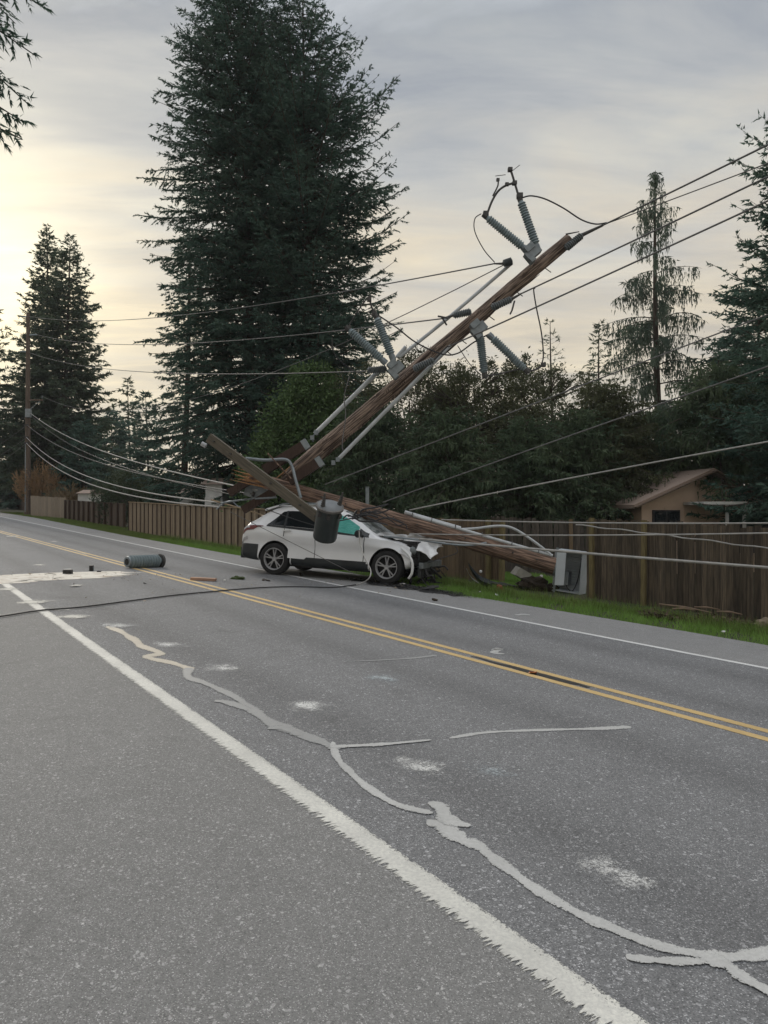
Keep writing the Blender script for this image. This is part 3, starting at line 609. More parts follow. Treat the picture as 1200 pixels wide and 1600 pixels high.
# twiggy orange shrub
def twig_shrub(label, base, H, Rr, n, seed, m):
    rg = np.random.default_rng(seed); bx, by = base; zb = gz(bx, by); t = thing('bare_shrub', label, 'shrub', (bx, by, zb)); T = []
    az = rg.uniform(0, 6.283, n); sp = np.sqrt(rg.uniform(0, 1, n)); h = H * rg.uniform(0.6, 1.05, n) * (1 - 0.35 * sp)
    b0 = np.stack([np.cos(az) * sp * Rr * .2, np.sin(az) * sp * Rr * .2, np.zeros(n)], 1); tip = np.stack([np.cos(az) * sp * Rr, np.sin(az) * sp * Rr, h], 1)
    r = unit(rg.standard_normal((n, 3))); T.append(np.stack([b0 - r * .02, b0 + r * .02, tip], 1))
    k = n * 14; i = rg.integers(0, n, k); q = rg.uniform(.3, 1, k)[:, None]; p = b0[i] + (tip[i] - b0[i]) * q; D = unit(unit(tip[i] - b0[i]) + rg.normal(0, .45, (k, 3)))
    T.append(tufts(p, D, 0.4 * rg.uniform(.5, 1.2, k), np.full(k, 0.028), rg)); put('branches', np_mesh('branches', np.concatenate(T)), m, t, Matrix.Translation((bx, by, zb))); return t
twig_shrub('tall bare orange-brown shrub behind the pale fence', at(66, 58.5), ht(712, 58.5, 66), 2.3, 560, 71, M_TWIG)
twig_shrub('smaller bare brown shrub right of the tall orange one', at(110, 56), ht(752, 56, 110), 1.9, 260, 72, mat('brown_twigs', (0.12, 0.085, 0.045), (0.2, 0.14, 0.07), 0.9))
for i, u in enumerate((146, 160, 174, 188, 198)):
    C(['narrow columnar evergreen behind the brown fence, leftmost of five', 'narrow columnar evergreen behind the brown fence, second of five', 'narrow columnar evergreen behind the brown fence, middle of five', 'narrow columnar evergreen behind the brown fence, fourth of five', 'narrow columnar evergreen behind the brown fence, rightmost of five'][i],
      'columnar evergreens', at(u, 47), ht(758 - (i % 2) * 5, 47, u), lambda t: 0.34 * (1 - t) ** 0.4, 0.1, 60, 80 + i, M_CEDARG, (0.8, 1.2), 0.0, 0.1, 0.25, 0.03, 1.0, name='columnar_evergreen')
print('CONIFER TRIS', NT)
# ------------------------------------------------------------------ houses behind the fence
M_BEIGE = mat('beige_siding', (0.62, 0.48, 0.38), (0.56, 0.43, 0.34), 2, rough=0.8, bump=0.1)
M_SHINGLE = mat('tan_shingles', (0.34, 0.26, 0.21), (0.25, 0.19, 0.16), 14, (1, 3, 3), 0.9, bump=0.4)
M_TRIM = mat('brown_fascia', (0.12, 0.085, 0.06), rough=0.7)
M_WPAINT = mat('white_painted_wood', (0.62, 0.62, 0.60), (0.5, 0.5, 0.49), 4, rough=0.6)
M_GLASS = mat('dark_window_glass', (0.015, 0.018, 0.022), (0.025, 0.03, 0.035), 2, rough=0.06, spec=0.8)
M_FRAME = mat('dark_window_frame', (0.04, 0.04, 0.045), rough=0.5)
def house():
    d = 23.0; L_ = P(1006, 812, d).x; Rr_ = P(1210, 812, d).x; zb = gz(8, 23); eave = P(0, 783, d).z - 0.02; apex = P(0, 738, d).z; xm = P(1118, 0, d).x
    t = thing('house', 'beige gabled house with tan roof behind the dark right fence', 'house', ((L_ + Rr_) / 2, d + 3, zb))
    mb = MB(); pr = [(L_, zb), (Rr_, zb), (Rr_, eave), (xm, apex - 0.14), (L_, eave)]
    mb.add([(x, d, z) for x, z in pr] + [(x, d + 8, z) for x, z in pr], [(0, 1, 2, 3, 4), (9, 8, 7, 6, 5)] + [(i, i + 5, (i + 1) % 5 + 5, (i + 1) % 5) for i in range(5)]); part('wall', mb, M_BEIGE, t)
    for s, x0 in ((-1, L_), (1, Rr_)):
        e = x0 + s * 0.55; sl = (apex - eave) / abs(xm - x0); ze = eave - 0.55 * sl; mb = MB()
        mb.add([(e, d - .45, ze), (xm, d - .45, apex), (xm, d + 8.4, apex), (e, d + 8.4, ze), (e, d - .45, ze + .12), (xm, d - .45, apex + .12), (xm, d + 8.4, apex + .12), (e, d + 8.4, ze + .12)],
               [(0, 1, 2, 3), (7, 6, 5, 4), (0, 4, 5, 1), (1, 5, 6, 2), (2, 6, 7, 3), (3, 7, 4, 0)])
        r = part('roof', mb, M_SHINGLE, t); mb = MB(); mb.bar((e, d - .47, ze + .03), (xm, d - .47, apex + .03), 0.035, 0.20, (0, 1, 0)); part('fascia', mb, M_TRIM, r)
    # the long roof slope that runs towards the left at the back
    a, b = P(1024, 797, d), P(1071, 840, d); y0 = d - 0.03
    wn = part('window', MB().box(((a.x + b.x) / 2, y0, (a.z + b.z) / 2), (b.x - a.x, 0.07, a.z - b.z)), M_FRAME, t)
    mx = (a.x + b.x) / 2
    for x0, x1 in ((a.x + .05, mx - .03), (mx + .03, b.x - .05)): part('pane', MB().box(((x0 + x1) / 2, y0 - .034, (a.z + b.z) / 2), (x1 - x0, 0.02, a.z - b.z - .1)), M_GLASS, wn)
    for u in (1046, 1081):
        q = P(u, 793, d); part('siding_trim', MB().box((q.x, d - .012, (q.z + zb) / 2), (0.03, 0.02, q.z - zb)), M_BEIGE, t)
    q, r = P(1005, 792, d), P(1085, 792, d); part('siding_trim', MB().box(((q.x + r.x) / 2, d - .014, q.z), (r.x - q.x, 0.024, 0.05)), M_BEIGE, t)
    t.matrix_local = Matrix.Translation((-.95, 0, 0)) @ WM[t.name] @ Matrix.Rotation(R_(13), 4, 'Z')
    # patio cover
    a, b = P(1098, 786, 21.5), P(1166, 786, 21.5)
    t2 = thing('patio_cover', 'white flat patio cover on posts beside the beige house', 'patio cover', (a.x + .7, 21.5, zb))
    part('roof_slab', MB().box(((a.x + b.x) / 2, 22.2, a.z), (b.x - a.x, 1.5, 0.09)), M_WPAINT, t2)
    for u in (1136, 1163):
        p = P(u, 790, 21.55); part('post', MB().bar((p.x, p.y, zb), (p.x, p.y, a.z - .05), 0.08, 0.08), M_WPAINT, t2)
    a, b = P(1140, 791, 22.85), P(1215, 850, 22.85)
    part('dark_opening', MB().box(((a.x + b.x) / 2, 22.95, (a.z + b.z) / 2 - .3), (b.x - a.x, 0.05, a.z - b.z)), M_FRAME, t2)
house()
def shed(label, u0, u1, v0, d, roofh):
    a, b = P(u0, v0, d), P(u1, v0, d); zb = gz(a.x, d); c = ((a.x + b.x) / 2, d + 1.2); t = thing('garden_shed', label, 'shed', (c[0], c[1], zb))
    part('wall', MB().box((c[0], c[1], (a.z + zb) / 2), (b.x - a.x, 2.4, a.z - zb)), M_WPAINT, t)
    mb = MB(); w_ = (b.x - a.x) / 2 + .2
    mb.add([(c[0] - w_, d - .2, a.z), (c[0] + w_, d - .2, a.z), (c[0] + w_, d + 2.6, a.z), (c[0] - w_, d + 2.6, a.z), (c[0] - w_, c[1], a.z + roofh), (c[0] + w_, c[1], a.z + roofh)], [(0, 1, 5, 4), (2, 3, 4, 5), (0, 4, 3), (1, 2, 5), (3, 2, 1, 0)])
    part('roof', mb, M_SHINGLE, t); mx = (a.x + b.x) / 2
    part('door', MB().box((mx, d - .02, zb + .95), (0.8, 0.05, 1.9)), M_WPAINT, t)
shed('white garden shed showing above the tan fence near the broken pole', 321, 347, 757, 32, 0.35)
shed('low white shed farther left above the tan fence', 283, 304, 771, 36, 0.3)
shed('small pale shed behind the brown fence', 124, 137, 771, 52, 0.3)

# ------------------------------------------------------------------ standing pole
M_POLE_OLD = mat('old_pole_wood', (0.14, 0.105, 0.08), (0.085, 0.062, 0.048), 2.5, (8, 8, .5), 0.9, bump=0.3)
M_STEEL = mat('galvanised_steel', (0.27, 0.30, 0.315), (0.20, 0.225, 0.24), 8, rough=0.5, metal=0.4)
M_POLYMER = mat('grey_insulator_polymer', (0.235, 0.285, 0.30), (0.18, 0.225, 0.24), 9, rough=0.45)
M_POLYD = mat('dark_insulator_polymer', (0.10, 0.115, 0.12), (0.14, 0.155, 0.16), 9, rough=0.5)
M_DARKMETAL = mat('dark_hardware', (0.055, 0.055, 0.055), (0.09, 0.085, 0.08), 14, rough=0.6, metal=0.3)
M_WIRE = mat('weathered_wire', (0.10, 0.10, 0.10), (0.16, 0.155, 0.15), 20, rough=0.6)
M_WIREL = mat('pale_cable_jacket', (0.38, 0.37, 0.35), (0.28, 0.275, 0.265), 9, rough=0.6)
M_WIREB = mat('black_cable_jacket', (0.02, 0.02, 0.022), (0.035, 0.035, 0.037), 9, rough=0.5)
def ribbed(name, a, b, r0, r1, n, m, parent, tip=0.6):
    """insulator column with sheds from a to b"""
    L = (Vector(b) - Vector(a)).length; pr = [(r0 * tip, 0), (r0 * tip, L * .04)]
    for i in range(n):
        z0 = L * (.05 + .9 * i / n); z1 = L * (.05 + .9 * (i + 1) / n); k = r0 + (r1 - r0) * (i + .5) / n
        pr += [(k * .68, z0), (k, z0 + (z1 - z0) * .35), (k * .97, z0 + (z1 - z0) * .55), (k * .68, z0 + (z1 - z0) * .95)]
    pr += [(r1 * tip, L * .96), (r1 * tip, L)]
    mb = MB(); mb.lathe(pr, 14); return put(name, mb.mesh(name, True), m, parent, align(a, b))
DS = G(43, 805).y
def standing_pole():
    b = G(43, 805, -.3); d = b.y; top = P(44, 489, d)
    t = thing('utility_pole', 'tall standing wooden utility pole at the left road edge', 'utility pole', G(43, 805))
    mb = MB(); L = (top - b).length; mb.tube([(0, 0, L * k / 8) for k in range(9)], [.24 - .10 * k / 8 for k in range(9)], 12); put('shaft', mb.mesh('shaft', True), M_POLE_OLD, t, align(b, top))
    for u, v, s in ((30, 494, -1), (58, 523, 1), (31, 549, -1)):
        a = P(44, v + 1, d); e = P(u, v, d - .1); ribbed('insulator', a, e, .085, .075, 6, M_POLYMER, t)
    a, e = P(44, 625, d - .2), P(67, 625, d - .25); part('crossarm', MB().bar(a, e, .10, .13), M_POLE_OLD, t)
    part('brace', MB().bar(P(44, 642, d - .2), P(62, 627, d - .25), .04, .04), M_STEEL, t)
    ribbed('insulator', P(66, 623, d - .25), P(66, 618, d - .25), .06, .05, 2, M_POLYD, t)
    a, c = P(40.5, 639, d - .32), P(48, 652, d - .32); part('equipment_box', MB().box((a + c) / 2, (c.x - a.x, .3, a.z - c.z)), M_STEEL, t)
    for v in (664, 683, 692): part('cable_clamp', MB().box(P(41, v, d - .3), (.28, .25, .12)), M_DARKMETAL, t)
    part('ground_conduit', MB().tube([P(39.5, 800, d - .22), P(39.8, 692, d - .2)], .04, 6), M_STEEL, t)
standing_pole()

# ------------------------------------------------------------------ broken pole
M_POLE = mat('reddish_pole_wood', (0.31, 0.205, 0.15), (0.085, 0.055, 0.042), 3.2, (10, 10, .6), 0.9, bump=1.0, bscale=6, bdist=0.03, lo=.40, hi=.58)
M_POLE2 = mat('brown_split_pole_wood', (0.38, 0.285, 0.225), (0.075, 0.053, 0.043), 4.0, (9, 9, .5), 0.92, bump=1.0, bscale=6, bdist=0.035, lo=.42, hi=.58)
M_SPLINT = mat('fresh_split_wood', (0.42, 0.235, 0.10), (0.26, 0.13, 0.06), 4, (8, 8, .8), 0.85)
M_CREO = mat('dark_brown_timber', (0.040, 0.024, 0.018), (0.065, 0.04, 0.03), 4, (6, 6, 1), 0.85)
M_ARM = mat('grey_green_crossarm_wood', (0.145, 0.125, 0.095), (0.085, 0.075, 0.058), 4, (8, 8, .6), 0.9, bump=0.3)
M_CONDUIT = mat('pale_conduit', (0.50, 0.52, 0.53), (0.40, 0.42, 0.43), 5, rough=0.5)
def pole_section(name, parent, a, b, ra, rb, m, jag_a=0.0, jag_b=0.0, seed=1, n=20, K=26):
    rg = random.Random(seed); L = (b - a).length; vs = []; fs = []; mb = MB()
    gro = [rg.uniform(-.012, .012) for _ in range(n)]; ja = [rg.random() ** 2 for _ in range(n)]; jb = [rg.random() ** 2 for _ in range(n)]
    for i in range(K + 1):
        s = i / K; r = ra + (rb - ra) * s
        for k in range(n):
            z = L * s
            if i == 0: z -= ja[k] * jag_a
            if i == K: z += jb[k] * jag_b
            rr = r + gro[k] * (1 + .5 * math.sin(s * 17 + k)) + rg.uniform(-.004, .004); an = 2 * math.pi * k / n
            if (i == 0 and jag_a) or (i == K and jag_b): rr *= .85
            vs.append((rr * math.cos(an), rr * math.sin(an), z))
    for i in range(K):
        for k in range(n): fs.append((i * n + k, i * n + (k + 1) % n, (i + 1) * n + (k + 1) % n, (i + 1) * n + k))
    fs += [tuple(range(n - 1, -1, -1)), tuple(K * n + k for k in range(n))]; mb.add(vs, fs)
    return put(name, mb.mesh(name, True), m, parent, align(a, b))
def splinters(parent, c, axis, r, n, ln, seed):
    rg = random.Random(seed); axis = axis.normalized(); x = axis.orthogonal().normalized(); y = axis.cross(x); me = {}
    for i in range(n):
        an = rg.uniform(0, 6.28); rr = r * math.sqrt(rg.random()); p = c + (x * math.cos(an) + y * math.sin(an)) * rr - axis * .12; l = ln * rg.uniform(.3, 1)
        q = p + axis * l + (x * rg.uniform(-1, 1) + y * rg.uniform(-1, 1)) * .10
        mb = MB(); mb.tube([p, p.lerp(q, .5), q], [rg.uniform(.018, .035), .016, .003], 5); part('splinter', mb, M_SPLINT, parent)
# lower section: lies from its butt by the cabinet over the car
DA, DB = 15.75, 16.9
lo_a, lo_b = P(872, 886, DA), P(412, 752, DB)
low = thing('broken_pole', 'reddish lower half of the snapped utility pole lying over the car', 'utility pole', (lo_a + lo_b) / 2)
pole_section('shaft', low, lo_a, lo_b, .198, .168, M_POLE, 0, .35, 3)
splinters(low, lo_b, (lo_b - lo_a), .15, 34, .95, 5)
def on_low(s, off_v=0, off_d=0):
    d = DA + (DB - DA) * s; return P(872 + (412 - 872) * s, 886 + (752 - 886) * s + off_v, d + off_d)
nrm = (lo_b - lo_a).normalized().cross(Vector((0, -1, 0))).normalized()
nrm = nrm if nrm.z > 0 else -nrm
part('riser_conduit', MB().tube([on_low(s) + nrm * .205 + Vector((0, -.08, 0)) for s in np.linspace(.03, .50, 8)], .040, 10), M_CONDUIT, low, smooth=True)
part('riser_conduit', MB().tube([on_low(s) + nrm * .225 + Vector((0, .02, 0)) for s in np.linspace(.34, .53, 5)], .050, 10), M_CONDUIT, low, smooth=True)
for s in (.08, .17, .27, .36, .44, .505): part('conduit_strap', MB().tube(curve_pts([on_low(s) + nrm * .19 + Vector((0, -.16, 0)), on_low(s) + nrm * .27 + Vector((0, -.10, 0)), on_low(s) + nrm * .24 + Vector((0, .02, 0))], 4), .010, 6), M_DARKMETAL, low)
part('bent_conduit', MB().tube(curve_pts([P(690, 828, 16.2), P(740, 826, 16.1), P(775, 822, 16), P(800, 825, 15.9), P(830, 843, 15.8), P(860, 866, 15.7)], 6), .030, 10), M_CONDUIT, low, smooth=True)
part('end_band', MB().lathe([(.206, 0), (.21, .01), (.208, .07), (.204, .08)], 20, align(on_low(.0) , on_low(.1))), M_STEEL, low, Matrix())
for s in np.linspace(.08, .96, 12): part('bolt', MB().tube([on_low(s) + Vector((0, -.2, .03)), on_low(s) + Vector((0, -.275, .035))], .018, 6), M_DARKMETAL, low)
# upper section: hangs in the wires
DU0, DU1 = 16.9, 16.5
up_a, up_b = P(456, 742, DU0), P(890, 374, DU1)
upp = thing('broken_pole', 'split upper half of the snapped pole hanging in the wires with insulators', 'utility pole', (up_a + up_b) / 2)
pole_section('shaft', upp, up_a, up_b, .185, .138, M_POLE2, .45, 0, 4, 22, 34)
splinters(upp, up_a, (up_a - up_b), .17, 26, .7, 6)
uax = (up_b - up_a).normalized(); unr = uax.cross(Vector((0, 1, 0))).normalized(); unr = unr if unr.z > 0 else -unr     # perpendicular, to the upper left
def on_up(s): return up_a.lerp(up_b, s)
# long loose strips of split wood along the shaft
rg = random.Random(8)
for i in range(34):
    s = rg.uniform(.03, .86); l = rg.uniform(.25, .9); r = .185 - .047 * s; an = rg.uniform(-2.6, .5); q = (unr * math.sin(an) + Vector((0, -1, 0)) * math.cos(an))
    p = on_up(s) + q * (r + .004); part('bark_strip', MB().tube([p, p + uax * l * .5 + q * .012, p + uax * l + q * rg.uniform(.0, .03)], [.018, .022, .004], 5), M_POLE2 if i % 3 else M_CREO, upp)
def wpath(name, px, d, r, m, parent, n=8, k=7):
    """pipe or lead through photo pixels at depth d (number or list)"""
    ds = d if isinstance(d, (list, tuple)) else [d] * len(px)
    return part(name, MB().tube(curve_pts([P(u, v, q) for (u, v), q in zip(px, ds)], n), r, k), m, parent, smooth=True)
# conduits on the upper section
wpath('conduit', [(492, 678), (545, 626), (597, 574)], 16.6, .052, M_CONDUIT, upp, 3, 10)
wpath('conduit', [(624, 558), (700, 497), (800, 411)], 16.45, .040, M_CONDUIT, upp, 3, 10)
wpath('conduit', [(620, 558), (634, 542)], 16.45, .045, M_CONDUIT, upp, 3, 10)
wpath('conduit', [(530, 716), (600, 645), (672, 573)], 16.5, .047, M_CONDUIT, upp, 3, 10)
wpath('conduit', [(672, 573), (704, 540)], 16.5, .036, M_CONDUIT, upp, 3, 8)
for c in ((494, 676), (488, 684), (528, 718), (521, 723)): part('conduit_clamp', MB().box(P(*c, 16.5), (.09, .12, .10)), M_STEEL, upp)
part('conduit_hook', MB().tube(curve_pts([P(492, 678, 16.5), P(487, 686, 16.5), P(490, 690, 16.5)], 4), .018, 6), M_STEEL, upp)
# timber braces at the foot of the hanging half
for i, (a, b, d) in enumerate((((413, 735), (474, 697), 16.45), ((452, 752), (496, 724), 16.4))):
    part('timber_brace', MB().bar(P(*a, d), P(*b, d), .22, .26, (0, 1, 0)), M_CREO, upp)
    z = (P(*b, d) - P(*a, d)).normalized(); part('end_plate', MB().bar(P(*b, d), P(*b, d) + z * .13, .235, .275, (0, 1, 0)), M_STEEL, upp)
# switch sets: two ribbed columns each on a bracket
def switch(br, c1, c2, d, n1=17, n2=17, r=.105, up=True):
    b = P(*br, d); M = Matrix((uax, Vector((0, 1, 0)), unr)).transposed()
    k = put('switch_bracket', MB().box((0, 0, 0), (.36, .22, .20)).box((.0, -.02, .14), (.22, .26, .14)).box((-.12, -.02, -.12), (.12, .26, .1)).mesh('switch_bracket'), M_STEEL, upp, Matrix.Translation(b) @ M.to_4x4())
    for c, n in ((c1, n1), (c2, n2)):
        a, e = P(*c[0], d), P(*c[1], d); ribbed('insulator_column', a, e, r, r * .92, n, M_POLYMER, upp)
        x = (e - a).normalized(); part('column_cap', MB().tube([e - x * .02, e + x * .10], .062, 10), M_DARKMETAL, upp); part('column_foot', MB().tube([a - x * .10, a + x * .02], .075, 10), M_STEEL, upp)
SW = 16.15
switch((832, 396), ((838, 384), (813, 313)), ((818, 387), (760, 339)), SW)
switch((619, 577), ((612, 556), (588, 496)), ((598, 563), (545, 515)), SW)
switch((748, 515), ((750, 526), (757, 584)), ((768, 527), (821, 578)), SW)
H_ = M_DARKMETAL
wpath('switch_blade', [(812, 312), (806, 292), (800, 272), (797, 264)], SW, .026, H_, upp, 3)
wpath('switch_blade', [(760, 338), (768, 316), (778, 299), (790, 290), (803, 286)], SW, .026, H_, upp, 4)
wpath('contact_arm', [(770, 306), (778, 290), (778, 280)], SW - .1, .018, H_, upp, 3)
wpath('contact_arm', [(774, 275), (790, 273)], SW - .1, .008, H_, upp, 3); wpath('contact_arm', [(799, 268), (812, 258)], SW, .008, H_, upp, 3)
for c, s in (((797, 265), .10), ((804, 286), .10), ((778, 281), .07), ((812, 306), .13), ((759, 334), .12), ((792, 288), .08)): part('switch_terminal', MB().box(P(*c, SW), (s, s, s * .8)), H_, upp)
wpath('switch_blade', [(587, 494), (580, 478), (577, 462)], SW, .022, H_, upp, 3); wpath('switch_blade', [(544, 512), (555, 492), (570, 470), (577, 464)], SW, .014, H_, upp, 4)
wpath('switch_blade', [(758, 588), (785, 583), (822, 574)], SW, .020, H_, upp, 3); wpath('switch_blade', [(822, 580), (838, 577), (852, 566)], SW, .020, H_, upp, 3)
for c in ((577, 468), (545, 512), (584, 490), (757, 588), (824, 580), (849, 570)): part('switch_terminal', MB().box(P(*c, SW), (.10, .10, .09)), H_, upp)
# dead-end insulators
for a, b in (((884, 388), (910, 367)), ((768, 481), (800, 467)), ((736, 487), (708, 493)), ((646, 577), (678, 562)), ((800, 408), (786, 412)), ((604, 576), (574, 579))):
    ribbed('dead_end_insulator', P(*a, 16.3), P(*b, 16.3), .095, .085, 9, M_POLYD, upp)
for a, b, r in (((910, 367), (942, 352), .045), ((884, 366), (905, 362), .02), ((800, 467), (814, 459), .035), ((708, 493), (690, 498), .03), ((678, 562), (700, 540), .03), ((786, 412), (772, 412), .03)):
    part('strain_clamp', MB().tube([P(*a, 16.28), P(*b, 16.25)], [r, r * .6], 8), H_, upp)
for a, b in (((804, 470), (800, 485)), ((690, 495), (698, 508)), ((700, 497), (684, 494)), ((800, 485), (797, 491))): part('hanging_lug', MB().tube([P(*a, 16.2), P(*b, 16.2)], .022, 6), H_, upp)
for s, l in ((.42, .2), (.55, .2), (.60, .22), (.70, .2), (.80, .2), (.90, .2)):
    p = on_up(s) - unr * .15; part('step_bolt', MB().tube([p, p - unr * .16 + uax * .04], .012, 5), H_, upp)
# jumper leads
for px, r in (([(816, 309), (830, 306), (852, 311), (880, 325), (908, 343), (930, 350), (948, 348)], .017), ([(752, 334), (742, 342), (742, 362), (756, 390), (773, 410)], .012),
              ([(590, 492), (620, 512), (650, 535), (690, 553), (715, 552), (740, 535), (764, 522)], .017), ([(845, 572), (849, 556), (846, 520), (838, 480), (834, 454), (836, 450)], .016),
              ([(519, 528), (522, 552), (545, 575), (568, 585)], .011), ([(715, 540), (735, 570), (752, 586)], .010)):
    wpath('jumper_lead', px, 16.2, r, M_WIREB, upp)
wpath('ground_wire', [(546, 588), (538, 620), (540, 650), (535, 690), (536, 705)], 16.3, .012, M_WIRE, upp)
part('steel_bracket', MB().tube(curve_pts([P(384, 716, 16.2), P(415, 719, 16.2), P(446, 718, 16.2), P(456, 728, 16.2), P(462, 750, 16.1), P(470, 778, 16)], 5), .035, 8), M_STEEL, low, smooth=True)
part('tension_rod', MB().tube([P(418, 708, 16.1), P(455, 748, 16.1)], .018, 6), M_POLE, low)

# pieces lying at the break: dark timbers, loose crossarm, metal box, transformer
for i, (a, b, lb) in enumerate((((358, 771), (398, 745), 'dark brown timber stub jutting left at the pole break'), ((380, 797), (432, 766), 'dark brown timber block hanging behind the car tailgate'))):
    tag(part('timber_stub', MB().bar(P(*a, 17.3), P(*b, 17.3), .19, .22, (0, 1, 0)), M_CREO), lb, 'timber')
bxo = thing('metal_box', 'small grey metal equipment box at the pole break behind the tailgate', 'equipment box', P(400, 770, 17.6))
part('case', MB().box(P(402, 768, 17.6), (.55, .3, .38), Matrix.Rotation(.35, 3, 'Y')), M_STEEL, bxo); part('lid', MB().box(P(404, 756, 17.6), (.6, .36, .04), Matrix.Rotation(.5, 3, 'Y')), M_CONDUIT, bxo)
part('latch', MB().box(P(396, 772, 17.42), (.06, .05, .12), Matrix.Rotation(.35, 3, 'Y')), M_DARKMETAL, bxo)
ca, cb = P(327, 684, 15.8), P(506, 816, 15.2)
arm = thing('loose_crossarm', 'long grey-green wooden crossarm slanting down across the car', 'crossarm', (ca + cb) / 2)
mb = MB(); Lc = (cb - ca).length; mb.box((0, 0, Lc / 2), (.13, .215, Lc)); put('beam', mb.mesh('beam'), M_ARM, arm, align(ca, cb))
for s in (.05, .2, .55, .8, .93): p = ca.lerp(cb, s); part('bolt', MB().tube([p + Vector((0, -.05, 0)), p + Vector((0, -.16, 0))], .02, 6), M_DARKMETAL, arm)
tag(part('broken_insulator', MB().tube([P(315, 693, 15.9), P(322, 697, 15.9)], .055, 10), M_CONDUIT), 'tiny white insulator cup dangling left of the slanting crossarm', 'insulator')
DT = 14.95
tb, tt = P(507, 842, DT), P(516, 787, DT - .36); ax = (tt - tb).normalized()
tf = thing('pole_transformer', 'dark grey-green can transformer hanging against the car door', 'transformer', tb)
M_CAN = mat('dark_transformer_paint', (0.026, 0.034, 0.034), (0.042, 0.052, 0.052), 3, rough=0.38, spec=0.5)
L = (tt - tb).length; Mt = align(tb, tt) ; r = .255
def tl(name, prof, m, n=28): return put(name, MB().lathe(prof, n).mesh(name, True), m, tf, Mt)
tl('tank', [(r * .80, 0), (r * .95, .02), (r, .06), (r, L * .80), (r * 1.0, L * .9)], M_CAN)
tl('rim', [(r * 1.0, L * .88), (r * 1.16, L * .885), (r * 1.16, L * .94), (r * 1.02, L * .945)], mat('worn_rim_paint', (0.16, 0.15, 0.14), (0.10, .095, .09), 9, rough=.6))
tl('lid', [(r * 1.02, L * .94), (r * .85, L * .985), (r * .5, L * 1.01), (.01, L * 1.02)], mat('grey_lid_paint', (0.20, 0.215, 0.225), (0.16, .17, .18), 5, rough=.5))
for sx, sy in ((-.18, -.08), (.19, -.02)):
    p = Mt @ Vector((sx, sy, L * .96)); e = p + ax * .24 + Vector((.03 if sx > 0 else 0, 0, 0)); ribbed('bushing', p, e, .055, .035, 5, M_DARKMETAL, tf); part('bushing_terminal', MB().tube([e, e + ax * .06], .02, 6), M_DARKMETAL, tf)
put('hanger_bracket', MB().box((-.02, r + .03, L * .72), (.12, .12, .16)).box((-.02, r + .03, L * .25), (.12, .1, .12)).mesh('hanger_bracket'), M_DARKMETAL, tf, Mt)
for an in (3.6, 4.4, 5.4): put('lug', MB().box((math.cos(an) * (r + .02), math.sin(an) * (r + .02), L * .78), (.07, .07, .09)).mesh('lug'), M_DARKMETAL, tf, Mt)
# ------------------------------------------------------------------ wires
def wire(label, a, b, sag, r, m, name='power_line', n=28, wave=0.0):
    pts = []
    if b.y < 11.7: b = a + (b - a) * 2.6; n = int(n * 1.6); sag *= 2      # on to the next pole, out of sight
    for i in range(n + 1):
        s = i / n; p = a.lerp(b, s); p = p + Vector((0, 0, -4 * sag * s * (1 - s)))
        if wave: p = p + Vector((0, wave * math.sin(i * 2.1), wave * math.sin(i * 1.3)))
        pts.append(p)
    return tag(part(name, MB().tube(pts, r, 6), m, smooth=True), label, 'wire' if name == 'power_line' else 'cable')
wire('top line from the standing pole to the tip of the hanging pole', P(44, 494, DS), P(772, 412, 16.25), .78, .016, M_WIRE)
wire('second line from the standing pole to the mid insulator', P(58, 523, DS), P(690, 498, 16.25), .70, .016, M_WIRE)
wire('third line from the standing pole to the left switch', P(46, 551, DS), P(572, 580, 16.3), .62, .016, M_WIRE)
wire('thin neutral line dipping behind the tall firs and rising to the pole tip', P(66, 619, DS), P(795, 410, 16.4), 2.2, .012, M_WIRE)
wire('upper dark telephone cable drooping from the standing pole', P(47, 645, DS - .3), P(402, 766, 17.2), .66, .020, M_WIREL, 'telephone_cable')
wire('dark telephone cable just below the upper one', P(47, 648, DS - .3), P(360, 772, 18.5), .8, .016, M_WIREB, 'telephone_cable')
wire('middle telephone cable drooping from the standing pole', P(42, 664, DS - .3), P(396, 772, 17.3), .75, .018, M_WIRE, 'telephone_cable')
wire('upper pale telephone cable sagging onto the tan fence', P(41, 683, DS - .3), P(352, 786, 18.2), .95, .022, M_WIREL, 'telephone_cable')
wire('lowest pale telephone cable sagging onto the tan fence', P(41, 692, DS - .3), P(342, 792, 18.6), 1.0, .024, M_WIREL, 'telephone_cable')
for u0, v0, u1, v1, lb in ((42, 664, -80, 728, 'upper'), (42, 683, -80, 742, 'middle'), (42, 692, -80, 755, 'lower')):
    wire(lb + ' cable leaving the standing pole to the left', P(u0, v0, DS), P(u1, v1, DS + 6), .5, .018, M_WIRE, 'telephone_cable')
wire('heavy top line leaving the hanging pole to the upper right', P(942, 352, 16.25), P(1262, 192, 11.6), .02, .018, M_WIRE)
wire('thin line just under the heavy top line at right', P(946, 350, 16.25), P(1262, 226, 11.6), .03, .011, M_WIRE)
wire('third line at right, from the strain clamp on the hanging pole', P(814, 459, 16.25), P(1262, 241, 11.6), .03, .017, M_WIRE)
wire('fourth line at right, from the lower switch', P(700, 542, 16.3), P(1262, 276, 11.6), .05, .017, M_WIRE)
wire('long diagonal line from the transformer to the right edge, uppermost', P(508, 757, 16.0), P(1262, 477, 11.6), -.05, .013, M_WIRE)
wire('long diagonal line from the fallen pole to the right edge, middle', P(598, 785, 16.0), P(1262, 560, 11.6), -.05, .014, M_WIRE)
wire('pale diagonal line from the fallen pole past the house', P(640, 797, 16.0), P(1262, 697, 11.6), -.10, .016, M_WIREL)
wire('slack cable along the top of the right fence', P(690, 812, 15.9), P(1262, 795, 11.4), .12, .016, M_WIREL, 'telephone_cable')
